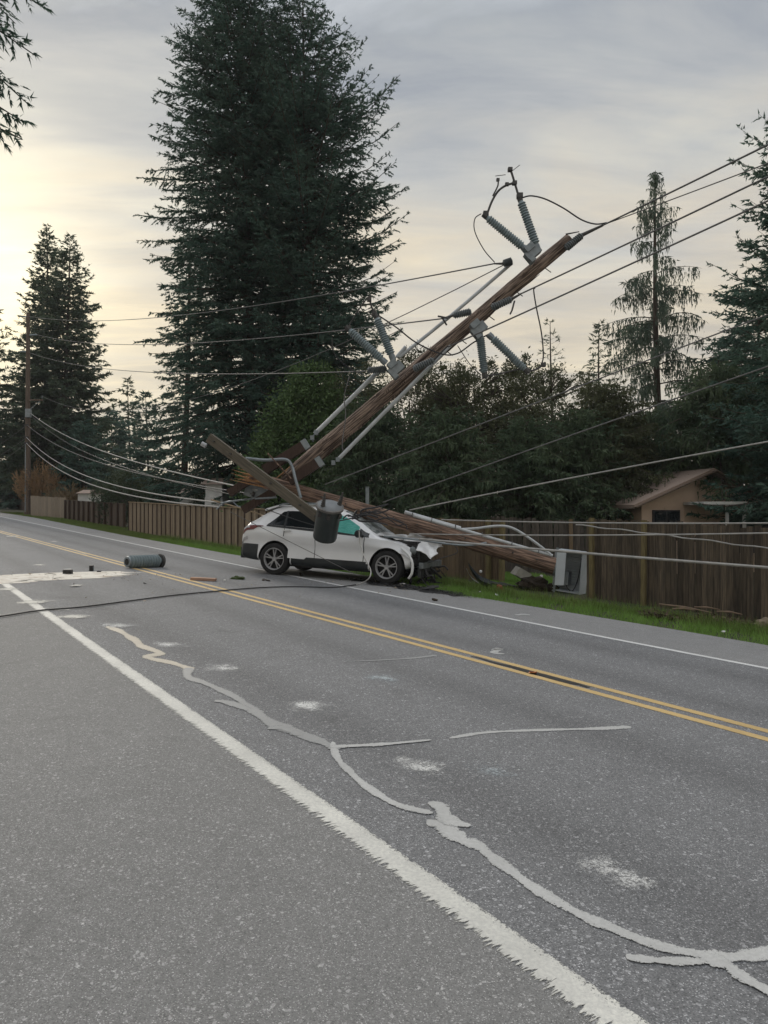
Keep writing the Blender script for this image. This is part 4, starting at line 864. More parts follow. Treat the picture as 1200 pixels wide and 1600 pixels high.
wire('second slack cable just below the fence top', P(640, 834, 15.8), P(1262, 806, 11.4), .14, .015, M_WIREL, 'telephone_cable')
wire('twisted pale cable drooping across the right fence', P(900, 820, 14.6), P(1262, 877, 11.2), -.06, .014, M_WIREL, 'telephone_cable', 40, .012)
wire('heavy grey cable crossing low before the right fence', P(655, 842, 15.2), P(1262, 882, 11.2), .05, .026, M_WIREL, 'telephone_cable')
wire('thin wire falling from the break down the car side', P(360, 800, 15.6), P(560, 900, 15.1), .0, .007, M_WIRE, 'power_line')
wire('thin wire lying over the car roof to the transformer', P(402, 790, 15.6), P(495, 822, 15.1), .02, .010, M_WIREB, 'power_line')
wire('short dark lead from the transformer to the tangle', P(512, 815, 14.7), P(575, 800, 15.6), .05, .014, M_WIREB, 'power_line')
def cable(label, pts, r, m, name='fallen_cable', n=10): return tag(part(name, MB().tube(curve_pts(pts, n), r, 7), m, smooth=True), label, 'cable')
cable('black cable lying across both lanes to the car', [G(u, v, .018) for u, v in ((-420, 1003), (-200, 986), (-60, 970), (0, 965), (60, 956), (130, 950), (200, 941), (270, 932), (330, 926), (400, 920), (460, 918), (520, 919), (556, 915))], .012, M_WIREB)
cable('white cable hanging from the car mirror to the road', [P(561, 830, 15.2), P(563, 850, 15.2), P(570, 872, 15.1), P(579, 890, 15.0), P(577, 903, 14.9), G(566, 912, .02), G(556, 915, .02)], .012, mat('white_cable_jacket', (.55, .54, .52), rough=.6))
cable('long pale rod lying from the break across the fence top', [P(345, 786, 17.9), P(380, 781, 17.4), P(432, 777, 16.9)], .022, M_STEEL, 'metal_rod')
cable('grey loop of cable hanging at the fence top', [P(338, 796, 18.2), P(350, 786, 18.2), P(362, 783, 18), P(372, 791, 18), P(388, 793, 17.9), P(396, 782, 17.6)], .016, M_STEEL)
cable('thin splintered rail resting on the tan fence end', [P(330, 781, 18.6), P(395, 800, 17.8), P(412, 806, 17.4)], .02, M_TANCAP, 'wood_strip')
rg = random.Random(21)
for i in range(9):                                                # the knot of leads below the transformer
    a = (rg.uniform(535, 585), rg.uniform(795, 812)); px = [a]
    for k in range(4): px.append((px[-1][0] + rg.uniform(-4, 26), px[-1][1] + rg.uniform(-9, 11)))
    cable(['curled black lead in the tangle on the car roof, nearest the transformer', 'curled lead dangling over the front window', 'short lead bent over the windshield pillar', 'loose lead under the fallen pole at the window', 'kinked lead on the pole beside the green airbag', 'lead hooked over the mirror', 'lead trailing towards the hood', 'lead looped below the pole above the hood', 'outermost lead of the roof tangle'][i],
          [P(u, v, 15.35) for u, v in px], rg.choice((.012, .016, .02)), M_WIREB, 'tangled_lead', 6)
cable('grey strap sagging below the fallen pole over the hood', [P(600, 838, 15.6), P(650, 843, 15.5), P(700, 850, 15.45), P(735, 852, 15.45), P(760, 848, 15.5)], .022, M_STEEL, 'cable_strap')
cable('thin lead hanging from the fallen pole to the crushed hood', [P(700, 842, 15.5), P(715, 862, 15.4), P(690, 872, 15.3), P(668, 880, 15.2)], .010, M_WIREB, 'tangled_lead')
part_post = thing('steel_sign_post', 'short grey steel post standing behind the fallen pole', 'post', P(574, 860, 20.0)); 
pb = P(574, 800, 20.0); pb.z = gz(pb.x, pb.y)
part('channel', MB().bar(pb, P(574, 762, 20.0), .10, .05), M_STEEL, part_post); part('cap', MB().box(P(574, 761, 20.0), (.11, .06, .02)), M_STEEL, part_post)

# ------------------------------------------------------------------ the car
ra, fa_ = G(427, 898), G(603, 912.5)
fwd = Vector((fa_.x - ra.x, fa_.y - ra.y, 0)).normalized(); yaw = math.atan2(fwd.y, fwd.x); TRK = 0.825
away = Vector((-fwd.y, fwd.x, 0)); CS = (Vector((fa_.x, fa_.y, 0)) - Vector((ra.x, ra.y, 0))).length / 2.85
axc = ra + away * (TRK + .1) * CS; axc.z = gz(axc.x, axc.y)
pitch = -math.atan(SX * fwd.x + SY * fwd.y); rollc = math.atan(SX * away.x + SY * away.y)
CM = Matrix.Translation(axc) @ Matrix.Rotation(yaw, 4, 'Z') @ Matrix.Rotation(pitch, 4, 'Y') @ Matrix.Rotation(rollc, 4, 'X') @ Matrix.Scale(CS, 4)
car = thing('suv_car', 'white SUV with crushed front under the fallen pole', 'car', M=CM)
M_CARW = mat('white_car_paint', (0.76, 0.77, 0.785), (0.70, 0.71, 0.725), 1.5, rough=0.30, spec=0.5, coat=0.5)
M_CARW2 = mat('white_car_paint_creased', (0.80, 0.81, 0.81), (0.66, 0.67, 0.67), 5, rough=0.35, spec=0.5, coat=0.3)
M_CLAD = mat('black_plastic_cladding', (0.014, 0.018, 0.020), (0.022, 0.027, 0.03), 6, rough=0.5)
M_CGLASS = mat('dark_car_glass', (0.006, 0.009, 0.011), (0.010, 0.014, 0.017), 2, rough=0.05, spec=0.35)
M_AIRBAG = mat('teal_airbag_curtain', (0.06, 0.36, 0.30), (0.11, 0.46, 0.40), 5, (2, 2, 6), rough=0.6, bump=0.6, bscale=9, bdist=.03)
M_RUBBER = mat('tyre_rubber', (0.012, 0.012, 0.013), (0.02, 0.02, 0.02), 10, rough=0.8)
M_RIM = mat('alloy_rim', (0.40, 0.40, 0.41), (0.32, 0.32, 0.33), 8, rough=0.4, metal=0.3)
M_RIMD = mat('dark_rim_barrel', (0.007, 0.007, 0.008), rough=0.7)
M_RED = mat('red_tail_lens', (0.09, 0.008, 0.010), (0.14, 0.012, 0.014), 5, rough=0.15, spec=0.6)
M_CLEAR = mat('clear_lamp_lens', (0.42, 0.42, 0.43), (0.55, 0.55, 0.56), 12, rough=0.2)
M_ENGINE = mat('engine_bay_black', (0.010, 0.010, 0.011), (0.03, 0.03, 0.03), 12, rough=0.6, bump=.4)
M_BEAM = mat('grey_bumper_beam', (0.20, 0.22, 0.225), (0.13, 0.145, 0.15), 7, rough=0.55)
#       x     zbot  zbelt ztop  wm    wb    wt
TAB = [(-.98, .46, .74, .78, .72, .70, .62), (-.93, .40, .92, .98, .84, .82, .70), (-.86, .38, 1.08, 1.14, .90, .865, .72), (-.78, .36, 1.14, 1.27, .915, .88, .69),
       (-.62, .34, 1.165, 1.38, .925, .885, .65), (-.44, .33, 1.17, 1.50, .93, .89, .62), (-.20, .30, 1.155, 1.63, .945, .895, .595), (.0, .29, 1.145, 1.675, .95, .90, .595), (.3, .27, 1.13, 1.72, .95, .90, .60),
       (.9, .26, 1.10, 1.735, .945, .90, .605), (1.48, .26, 1.075, 1.71, .945, .90, .605), (1.78, .26, 1.06, 1.60, .945, .90, .625), (2.12, .26, 1.045, 1.39, .945, .90, .66),
       (2.43, .26, 1.03, 1.18, .95, .90, .70), (2.58, .27, 1.015, 1.085, .955, .90, .72), (2.75, .28, .995, 1.035, .955, .89, .72), (3.0, .30, .955, .985, .945, .865, .70), (3.22, .33, .89, .92, .92, .82, .68), (3.38, .40, .80, .84, .88, .76, .64)]
TA = np.array(TAB)
def sect(x):
    c = [float(np.interp(x, TA[:, 0], TA[:, k])) for k in range(1, 7)]; zb, zt_belt, zt, wm, wb, wt = c
    zk = zb + .12; dz = max(zt - zt_belt, .03)
    return [(0, zb), (wm - .18, zb), (wm - .05, zb + .03), (wm + .004, zk), (wm - .034, .55 * .55 + .45 * (zb + zt_belt) / 2 + .10), (wm + .004, zt_belt - .19), (wb + .022, zt_belt - .055), (wb, zt_belt),
            (wt + .10, zt - min(.13, dz * .5)), (wt - .02, zt - min(.045, dz * .25)), (wt * .55, zt), (0, zt + .012)]
NR = 12
def ring(x, sub=3):
    s = sect(x); out = []
    for i in range(NR - 1):
        p0, p1, p2, p3 = s[max(i - 1, 0)], s[i], s[i + 1], s[min(i + 2, NR - 1)]
        sharp = (i in (7,))
        for k in range(sub):
            t = k / sub
            if i in (7, 0): q = tuple(a + (b - a) * t for a, b in zip(p1, p2))
            else: q = tuple(.5 * (2 * b + (c - a) * t + (2 * a - 5 * b + 4 * c - d_) * t * t + (3 * b - a - 3 * c + d_) * t ** 3) for a, b, c, d_ in zip(p0, p1, p2, p3))
            out.append(q)
    out.append(s[-1]); return out
def S(x, tau):
    """point on the near side of the body, tau = ring coordinate"""
    r = ring(x); k = tau * 3; i = min(int(k), len(r) - 2); f = k - i; y = r[i][0] + (r[i + 1][0] - r[i][0]) * f; z = r[i][1] + (r[i + 1][1] - r[i][1]) * f
    return Vector((x, -y, z))
xsb = np.unique(np.concatenate([np.linspace(-.98, -.4, 12), np.linspace(-.4, 3.38, 46)])); mb = MB(); vs = []; rl = len(ring(0)); W2 = 2 * rl - 2
for x in xsb:
    r = ring(x); vs += [(x, -y, z) for y, z in r] + [(x, y, z) for y, z in reversed(r[1:-1])]
fs = [(i * W2 + k, (i + 1) * W2 + k, (i + 1) * W2 + (k + 1) % W2, i * W2 + (k + 1) % W2) for i in range(len(xsb) - 1) for k in range(W2)]
fs += [tuple(range(W2)), tuple((len(xsb) - 1) * W2 + k for k in range(W2 - 1, -1, -1))]
mb.add(vs, fs); bme = mb.mesh('body', True); bme.materials.append(M_CARW); bme.materials.append(M_ENGINE)
bmx = bmesh.new(); bmx.from_mesh(bme); bmesh.ops.recalc_face_normals(bmx, faces=bmx.faces); bmx.to_mesh(bme); bmx.free()
body0 = bpy.data.objects.new('tmp_body', bme); COL.objects.link(body0); cutters = []
for x in (0, 2.85):
    for s in (-1, 1):
        cb_ = MB().lathe([(.425, 0), (.425, .5)], 40, Matrix.Translation((x, s * .86 - .25, .40)) @ Matrix.Rotation(-math.pi / 2, 4, 'X')); me = cb_.mesh('cut'); me.materials.append(M_CARW); me.materials.append(M_ENGINE)
        me.polygons.foreach_set('material_index', [1] * len(me.polygons))
        bb = bmesh.new(); bb.from_mesh(me); bmesh.ops.recalc_face_normals(bb, faces=bb.faces); bb.to_mesh(me); bb.free()
        c_ = bpy.data.objects.new('tmp_cut', me); COL.objects.link(c_); cutters.append(c_); md = body0.modifiers.new('b', 'BOOLEAN'); md.operation = 'DIFFERENCE'; md.solver = 'EXACT'; md.object = c_
dg = bpy.context.evaluated_depsgraph_get(); cutm = bpy.data.meshes.new_from_object(body0.evaluated_get(dg)); cutm.name = 'body'
for c_ in cutters + [body0]: bpy.data.objects.remove(c_)
try: cutm.set_sharp_from_angle(angle=R_(34))
except Exception: pass
body = put('body', cutm, None, car, CM)
def patch(name, m, fa, fb, x0, x1, off, parent, nx=14, nt=6, both=True):
    """panel lying on the body between ring coordinates fa(s)..fb(s), x0(t)..x1(t); off metres proud, with side faces"""
    out = None
    for side in ((-1, 1) if both else (-1,)):
        vs = []; A = []; 
        for i in range(nx + 1):
            for j in range(nt + 1):
                s, t = i / nx, j / nt; xa, xb = x0(t), x1(t); x = xa + (xb - xa) * s; ta, tb_ = fa(x), fb(x); tau = ta + (tb_ - ta) * t
                p = S(x, tau); n = (S(x, min(tau + .05, 10.9)) - S(x, max(tau - .05, 0))).cross(Vector((1, 0, 0))); n.normalize()
                if n.y > 0 and abs(n.y) > .2: n = -n
                if n.z < 0 and abs(n.y) <= .2: n = -n
                q = p + n * off; q0 = p - n * .012; vs.append(q); A.append(q0)
        W = nt + 1; al = vs + A; o = len(vs)
        fs = [(i * W + j, (i + 1) * W + j, (i + 1) * W + j + 1, i * W + j + 1) for i in range(nx) for j in range(nt)]
        bd = [i * W for i in range(nx + 1)] + [nx * W + j for j in range(1, W)] + [i * W + nt for i in range(nx - 1, -1, -1)] + [j for j in range(nt - 1, 0, -1)]
        fs += [(bd[k], bd[(k + 1) % len(bd)], bd[(k + 1) % len(bd)] + o, bd[k] + o) for k in range(len(bd))]
        if side == 1: al = [Vector((v.x, -v.y, v.z)) for v in al]; fs = [f[::-1] for f in fs]
        mb = MB(); mb.add(al, fs); me = mb.mesh(name, True); bb = bmesh.new(); bb.from_mesh(me); bmesh.ops.recalc_face_normals(bb, faces=bb.faces); bb.to_mesh(me); bb.free()
        o_ = put(name, me, m, parent, CM); out = out or o_
    return out
K_ = lambda v: (lambda *_: v)
# doors and their handles
dr = patch('door', M_CARW, K_(3.15), K_(6.9), K_(1.06), lambda t: 2.26 + .0 * t, .007, car)
dr2 = patch('door', M_CARW, K_(3.15), K_(6.9), lambda t: .36 - .0 * t if t < .4 else .36 - .22 * (t - .4), K_(1.045), .007, car)
for x, par in ((1.22, dr), (.30, dr2)):
    p = S(x, 6.0); put('handle', MB().bar(Vector((x - .09, p.y - .035, p.z + .01)), Vector((x + .11, p.y - .035, p.z + .012)), .03, .035).bar(Vector((x - .08, p.y - .0, p.z + .01)), Vector((x - .08, p.y - .03, p.z + .01)), .02, .03).bar(Vector((x + .1, p.y, p.z + .01)), Vector((x + .1, p.y - .03, p.z + .01)), .02, .03).mesh('handle'), M_CARW2, par, CM)
for xg in (1.045, 2.268): patch('door_gap', M_CLAD, K_(3.2), K_(6.95), K_(xg), K_(xg + .014), .0085, car, 2, 10)
patch('door_gap', M_CLAD, K_(5.0), K_(6.95), K_(.225), K_(.239), .0085, car, 2, 6)
# windows
patch('rear_quarter_window', M_CGLASS, K_(7.12), lambda x: 7.12 + .80 * max(0.04, min(1, (x + .26) / .36)), K_(-.25), K_(.21), .005, car)
patch('rear_door_window', M_CGLASS, K_(7.12), K_(7.92), K_(.20), K_(1.00), .005, car)
patch('side_airbag', M_AIRBAG, K_(7.10), K_(7.95), K_(1.13), K_(2.10), .010, car)
patch('front_quarter_window', M_CGLASS, K_(7.12), K_(7.86), K_(2.12), K_(2.36), .006, car)
patch('pillar_trim', M_CLAD, K_(7.10), K_(7.94), K_(.19), K_(.24), .007, car); patch('pillar_trim', M_CLAD, K_(7.10), K_(7.94), K_(.98), K_(1.12), .007, car)
patch('window_trim', M_CLAD, K_(7.0), K_(7.10), K_(-.26), K_(2.38), .012, car)
patch('windshield', mat('shattered_windshield', (0.34, 0.36, 0.36), (0.10, 0.12, 0.12), 9, rough=.35, lo=.4, hi=.6), K_(9.05), K_(10.98), K_(1.66), K_(2.48), .006, car)
patch('rear_window', M_CGLASS, K_(9.1), K_(10.98), K_(-.76), K_(-.34), .006, car)
# cladding, bumper, lamps, rails, spoiler, mirror
patch('sill_cladding', M_CLAD, K_(1.6), K_(3.15), K_(.46), K_(2.40), .018, car)
patch('sill_step', M_CLAD, K_(3.0), K_(3.32), lambda t: .75 + .1 * t, lambda t: 2.35, .016, car)
patch('rear_bumper_cladding', M_CLAD, K_(1.0), K_(3.9), K_(-.975), K_(-.46), .02, car)
put('rear_bumper', MB().box((-.97, 0, .47), (.10, 1.44, .26)).mesh('rear_bumper'), M_CLAD, car, CM)
tl_ = patch('tail_light', M_RED, K_(5.55), K_(6.95), lambda t: -.875, lambda t: -.60 + .26 * t, .016, car)
patch('tail_lens', M_CLEAR, K_(6.1), K_(6.8), K_(-.87), K_(-.70), .026, tl_)
patch('rear_reflector', M_CLEAR, K_(4.3), K_(4.7), K_(-.93), K_(-.76), .012, car)
put('spoiler', MB().add([(-.46, -.60, 1.53), (-.10, -.60, 1.655), (-.10, .60, 1.655), (-.46, .60, 1.53), (-.50, -.57, 1.575), (-.08, -.57, 1.70), (-.08, .57, 1.70), (-.50, .57, 1.575)], [(3, 2, 1, 0), (4, 5, 6, 7), (0, 1, 5, 4), (1, 2, 6, 5), (2, 3, 7, 6), (3, 0, 4, 7)]).mesh('spoiler'), M_CARW, car, CM)
for s in (-1, 1): put('roof_rail', MB().tube(curve_pts([(-.1, s * .60, 1.675), (.1, s * .60, 1.73), (.8, s * .605, 1.765), (1.25, s * .605, 1.75), (1.42, s * .61, 1.69)], 5), .018, 7).mesh('roof_rail', True), M_STEEL, car, CM)
for s in (-1, 1):
    mb = MB(); p = Vector((2.20, s * .93, 1.05)); mb.bar(p + Vector((.02, -s * .02, 0)), p + Vector((0, s * .10, .02)), .06, .05)
    mb.lathe([(.02, -.11), (.075, -.10), (.09, -.04), (.09, .05), (.07, .10), (.02, .11)], 12, Matrix.Translation(p + Vector((-.02, s * .17, .06))) @ Matrix.Rotation(math.pi / 2, 4, 'X') @ Matrix.Diagonal((.8, 1, 1, 1)))
    put('mirror', mb.mesh('mirror', True), M_CLAD, car, CM)
# wheels
def wheel(x, s, steer=0.0):
    Mw = CM @ Matrix.Translation((x, s * TRK, .382)) @ Matrix.Rotation(steer, 4, 'Z') @ Matrix.Rotation(math.pi / 2 * (1 if s < 0 else -1), 4, 'X')
    t = put('wheel', MB().lathe([(.245, -.11), (.25, -.03), (.25, .0)], 28).mesh('wheel', True), M_RIMD, car, Mw)
    put('tyre', MB().lathe([(.262, -.12), (.33, -.122), (.372, -.105), (.382, -.06), (.382, .06), (.372, .105), (.34, .122), (.262, .112)], 40, caps=False).mesh('tyre', True), M_RUBBER, t, Mw)
    put('rim', MB().lathe([(.262, .112), (.268, .122), (.258, .124), (.240, .10), (.236, .06), (.252, .06)], 40, caps=False).mesh('rim', True), M_RIM, t, Mw)
    mb = MB(); mb.lathe([(.012, .10), (.05, .105), (.058, .09), (.058, .05), (.01, .05)], 16)
    for k in range(5):
        for dv in (-.17, .17):
            a = k * 2 * math.pi / 5 + .3; p = Vector((.045 * math.cos(a), .045 * math.sin(a), .085)); q = Vector((.247 * math.cos(a + dv), .247 * math.sin(a + dv), .092)); mb.bar(p, q, .024, .03, (0, 0, 1))
    put('spokes', mb.mesh('spokes'), M_RIM, t, Mw)
    put('brake_disc', MB().lathe([(.10, .01), (.10, .03)], 24).mesh('brake_disc'), M_DARKMETAL, t, Mw)
for x, s, st in ((0, -1, 0), (0, 1, 0), (2.85, -1, -.06), (2.85, 1, -.06)): wheel(x, s, st)
# crushed front: dark bay, beam, radiator, crumpled hood, torn strips
rg = random.Random(33)
mb = MB(); mb.box((3.03, 0, .66), (.86, 1.42, .50)); mb.box((3.2, -.2, .84), (.5, .8, .3)); mb.box((2.95, .3, .92), (.5, .6, .16))
for i in range(26): mb.box((rg.uniform(2.75, 3.5), rg.uniform(-.7, .7), rg.uniform(.5, .98)), (rg.uniform(.08, .25), rg.uniform(.08, .3), rg.uniform(.05, .2)), Euler((rg.uniform(-.5, .5), rg.uniform(-.5, .5), rg.uniform(-1, 1))).to_matrix())
put('engine_bay', mb.mesh('engine_bay'), M_ENGINE, car, CM)
mb = MB(); mb.add([], []); mb.bar((3.62, -.78, .46), (3.68, .76, .46), .10, .13)
for y in (-.5, .5): mb.bar((3.2, y, .46), (3.6, y, .46), .09, .11)
put('bumper_beam', mb.mesh('bumper_beam'), M_BEAM, car, CM)
put('radiator', MB().box((3.56, 0, .28), (.08, 1.34, .20)).box((3.50, 0, .66), (.06, 1.2, .22)).mesh('radiator'), mat('radiator_grey', (.035, .038, .04), (.06, .065, .068), 12, rough=.6), car, CM)
put('headlight', MB().lathe([(.03, -.1), (.085, -.05), (.10, .05), (.06, .10), (.01, .11)], 12, Matrix.Translation((3.36, -.70, .78)) @ Matrix.Rotation(1.3, 4, 'Y')).mesh('headlight', True), M_BEAM, car, CM)
def crumple(name, x0, x1, y0, y1, zf, seed, nx=22, ny=20, amp=.05, m=M_CARW2, thick=.014):
    r_ = np.random.default_rng(seed); ph = r_.uniform(0, 6.28, 12); vs = []
    kx = r_.uniform(3, 11, 6); ky = r_.uniform(2, 10, 6)
    for i in range(nx + 1):
        for j in range(ny + 1):
            s, t = i / nx, j / ny; x = x0 + (x1 - x0) * s; y = y0 + (y1 - y0) * t
            f = sum(abs(math.sin(kx[k] * x + ky[k] * y + ph[k])) - .6 for k in range(5)) / 3
            e = 1 if 0 < i < nx and 0 < j < ny else 1.6
            vs.append(Vector((x + .03 * math.sin(ky[2] * y * 2 + ph[7]) * e * s, y + .02 * math.sin(kx[1] * x * 3) * e, zf(s, t) + amp * f * (.35 + .65 * s))))
    W = ny + 1; n = len(vs); al = vs + [v - Vector((0, 0, thick)) for v in vs]
    fs = [(i * W + j, (i + 1) * W + j, (i + 1) * W + j + 1, i * W + j + 1) for i in range(nx) for j in range(ny)]; fs += [tuple(k + n for k in reversed(f)) for f in list(fs)]
    bd = [i * W for i in range(nx + 1)] + [nx * W + j for j in range(1, W)] + [i * W + ny for i in range(nx - 1, -1, -1)] + [j for j in range(ny - 1, 0, -1)]
    fs += [(bd[k], bd[k] + n, bd[(k + 1) % len(bd)] + n, bd[(k + 1) % len(bd)]) for k in range(len(bd))]
    mb = MB(); mb.add(al, fs); return put(name, mb.mesh(name, True), m, car, CM)
crumple('hood', 2.52, 3.04, -.76, .74, lambda s, t: 1.09 + .03 * math.sin(s * 3) - .03 * s - .10 * max(0, s - .6), 3, amp=.025)
crumple('hood_front_fold', 2.92, 3.86, -.70, .70, lambda s, t: .82 + .27 * min(1, t * 1.6) - .14 * s * s + .10 * math.sin(s * 3.1) - .06 * s * (1 - t), 5, amp=.085)
put('torn_fender_strip', MB().tube(curve_pts([(3.18, -.93, .84), (3.36, -.95, .70), (3.46, -.96, .52), (3.46, -.95, .30), (3.38, -.93, .16)], 6), [.030] * 24 + [.02], 7).mesh('torn_fender_strip', True), M_CARW2, car, CM)
put('fender_liner', MB().lathe([(.44, -.2), (.46, 0), (.46, .02), (.43, -.2)], 26, Matrix.Translation((2.92, -.70, .42)) @ Matrix.Rotation(math.pi / 2, 4, 'X'), caps=False).mesh('fender_liner', True), M_CLAD, car, CM)
put('cowl_panel', MB().box((2.54, 0, 1.05), (.16, 1.3, .04)).mesh('cowl_panel'), M_CLAD, car, CM)
mb = MB()
for i in range(30):
    p = Vector((rg.uniform(3.1, 3.75), rg.uniform(-.9, .8), rg.uniform(.1, .5))); q = [p]
    for k in range(3): q.append(q[-1] + Vector((rg.uniform(-.12, .14), rg.uniform(-.15, .15), rg.uniform(-.16, .05))))
    for v in q: v.z = max(v.z, .03)
    mb.tube(curve_pts(q, 4), rg.uniform(.008, .03), 5)
put('hanging_debris', mb.mesh('hanging_debris', True), M_ENGINE, car, CM)
put('underbody', MB().box((1.4, 0, .27), (2.2, 1.5, .10)).box((0, 0, .36), (.12, 1.4, .12)).box((2.85, 0, .36), (.12, 1.4, .12)).mesh('underbody'), M_ENGINE, car, CM)

# ------------------------------------------------------------------ cabinet and debris on the verge
M_CAB = mat('grey_cabinet_paint', (0.40, 0.435, 0.46), (0.33, 0.36, 0.38), 4, rough=0.5)
cc = G(890, 924); 
cabM = Matrix.Translation(Vector((cc.x - .02, cc.y + .0, cc.z - .02))) @ Matrix.Rotation(R_(-34), 4, 'Z') @ Matrix.Rotation(R_(5), 4, 'Y')
cab = thing('metal_cabinet', 'grey open metal cabinet knocked askew at the pole butt', 'cabinet', M=cabM)
Wc, Dc, Hc, tk = .62, .42, .92, .025
for nm, c, s in (('side_panel', (-Wc / 2, 0, Hc / 2), (tk, Dc, Hc)), ('side_panel', (Wc / 2, 0, Hc / 2), (tk, Dc, Hc)), ('back_panel', (0, Dc / 2, Hc / 2), (Wc - .03, tk, Hc - .01)), ('top_panel', (0, 0, Hc + .015), (Wc + .05, Dc + .05, .03)), ('bottom_panel', (0, 0, .03), (Wc - .03, Dc - .03, .03))):
    put(nm, MB().box(c, s).mesh(nm), M_CAB, cab, cabM)
for i in range(11): put('louvre', MB().box((.06, Dc / 2 - .03, .18 + i * .06), (Wc * .6, .02, .028), Matrix.Rotation(.5, 3, 'X')).mesh('louvre'), M_CAB, cab, cabM)
put('control_unit', MB().box((-.12, .02, .32), (.22, .2, .3)).mesh('control_unit'), M_STEEL, cab, cabM); put('cable_run', MB().tube(curve_pts([(-.1, 0, .2), (0, -.1, .1), (.1, -.05, .05), (.15, .1, .3), (.2, .1, .8)], 5), .012, 6).mesh('cable_run'), M_WIREB, cab, cabM)
put('door_panel', MB().box((0, 0, 0), (.20, .03, .70)).mesh('door_panel'), mat('pale_cabinet_door', (.56, .60, .64), (.50, .54, .58), 4, rough=.5), cab, Matrix.Translation(P(875.5, 889, 15.15)) @ Euler((.05, .06, .15)).to_matrix().to_4x4())
put('support_leg', MB().bar((-.26, -.24, -.06), (-.26, -.24, 1.0), .04, .04).mesh('support_leg'), M_STEEL, cab, cabM)
# concrete footing, soil lump, bumper cover, scraps
M_CONC = mat('pale_concrete', (0.34, 0.32, 0.28), (0.25, 0.235, 0.205), 6, rough=0.9, bump=.5)
def lump(name, label, cat, c, s, m, seed, rough_=.25, rot=0.0, flat=False):
    r_ = np.random.default_rng(seed); bm_ = bmesh.new(); bmesh.ops.create_icosphere(bm_, subdivisions=3, radius=1); ph = r_.uniform(0, 6.28, 9)
    for v in bm_.verts:
        f = 1 + rough_ * (math.sin(v.co.x * 4 + ph[0]) * math.cos(v.co.y * 5 + ph[1]) + .6 * math.sin(v.co.z * 7 + ph[2] + v.co.x * 6) + .5 * r_.uniform(-1, 1))
        v.co = Vector((v.co.x * s[0] * f, v.co.y * s[1] * f, v.co.z * s[2] * f))
    me = bpy.data.meshes.new(name); bm_.to_mesh(me); bm_.free(); me.materials.append(m)
    return tag(put(name, me, None, None, Matrix.Translation(c) @ Matrix.Rotation(rot, 4, 'Z')), label, cat)
M_EARTH = mat('torn_earth', (0.055, 0.042, 0.030), (0.025, 0.019, 0.014), 9, rough=.97, bump=1, bscale=30, bdist=.03)
lump('earth_clod', 'dark clod of torn earth under the pole butt', 'earth', G(832, 920, .10), (.34, .25, .17), M_EARTH, 4)
lump('earth_clod', 'smaller earth clod in front of the cabinet', 'earth', G(862, 922, .05), (.16, .13, .10), M_EARTH, 5)
p = G(815, 912, .24); tag(part('concrete_block', MB().box(p, (.42, .3, .22), Euler((.1, .5, .3)).to_matrix(), 0, .85), M_CONC), 'pale broken concrete block under the fallen pole butt', 'concrete')
cg = G(752, 918); bc = thing('bumper_cover', 'torn dark bumper corner standing up on the grass', 'bumper', cg)
D_ = cg.y
def strip(name, px, hw, m, par, dz=0.0, n=6):
    pts = curve_pts([P(u, v, D_ + dz) for u, v in px], n); mb = MB(); vs = []
    for i, q in enumerate(pts):
        s = i / (len(pts) - 1); wv = hw * (1 - .5 * abs(s - .5)); vs += [q + Vector((-.3, -.3, .9)).normalized() * wv + Vector((0, .04, 0)), q + Vector((0, -.07, 0)), q - Vector((-.3, -.3, .9)).normalized() * wv + Vector((0, .04, 0)), q + Vector((0, .07, 0))]
    L_ = len(pts); mb.add(vs, [(i * 4 + k, i * 4 + (k + 1) % 4, i * 4 + 4 + (k + 1) % 4, i * 4 + 4 + k) for i in range(L_ - 1) for k in range(4)] + [(3, 2, 1, 0), tuple((L_ - 1) * 4 + k for k in range(4))]); return part(name, mb, m, par, smooth=True)
strip('cover', [(733, 884), (742, 897), (752, 907), (768, 913)], .14, M_CLAD, bc); strip('chrome_edge', [(729, 889), (737, 903), (748, 911)], .035, M_CLEAR, bc, -.06)
part('lamp', MB().lathe([(.01, -.02), (.03, -.015), (.034, .015), (.01, .03)], 10, Matrix.Translation(P(751, 893, D_ - .1)) @ Matrix.Rotation(1.4, 4, 'X')), M_CLEAR, bc, Matrix())
strip('torn_mount', [(752, 905), (770, 911), (792, 915)], .05, M_ENGINE, bc, .05)
def scrap(label, u, v, s, m, seed, h=.02, name='plastic_scrap', cat='debris', flat=.3):
    r_ = random.Random(seed); c = G(u, v, h); n = 7; vs = []
    for z in (0, 1):
        for k in range(n): a = 2 * math.pi * k / n; q = r_.uniform(.55, 1.1); vs.append((s[0] * q * math.cos(a), s[1] * q * math.sin(a), s[2] * (z + r_.uniform(-.15, .15))))
    mb = MB(); mb.add(vs, [tuple(range(n - 1, -1, -1)), tuple(range(n, 2 * n))] + [(k, (k + 1) % n, n + (k + 1) % n, n + k) for k in range(n)])
    return tag(put(name, mb.mesh(name), m, None, Matrix.Translation(c) @ Euler((r_.uniform(-.3, .3), r_.uniform(-.3, .3), r_.uniform(0, 6))).to_matrix().to_4x4()), label, cat)
scrap('crumpled red plastic piece on the grass under the pole', 781, 923, (.11, .08, .10), mat('red_plastic', (.34, .06, .045), (.26, .045, .035), 6, rough=.5), 1)
scrap('small white scrap on the grass below the bumper corner', 776, 931, (.05, .03, .008), M_WPAINT, 2)
scrap('tiny white scrap on the verge left of the red piece', 750, 926, (.03, .02, .006), M_WPAINT, 3)
scrap('flat black scrap under the pole butt', 795, 917, (.35, .12, .04), M_ENGINE, 4); scrap('black scrap beside the crushed front wheel', 668, 922, (.3, .1, .05), M_ENGINE, 5)
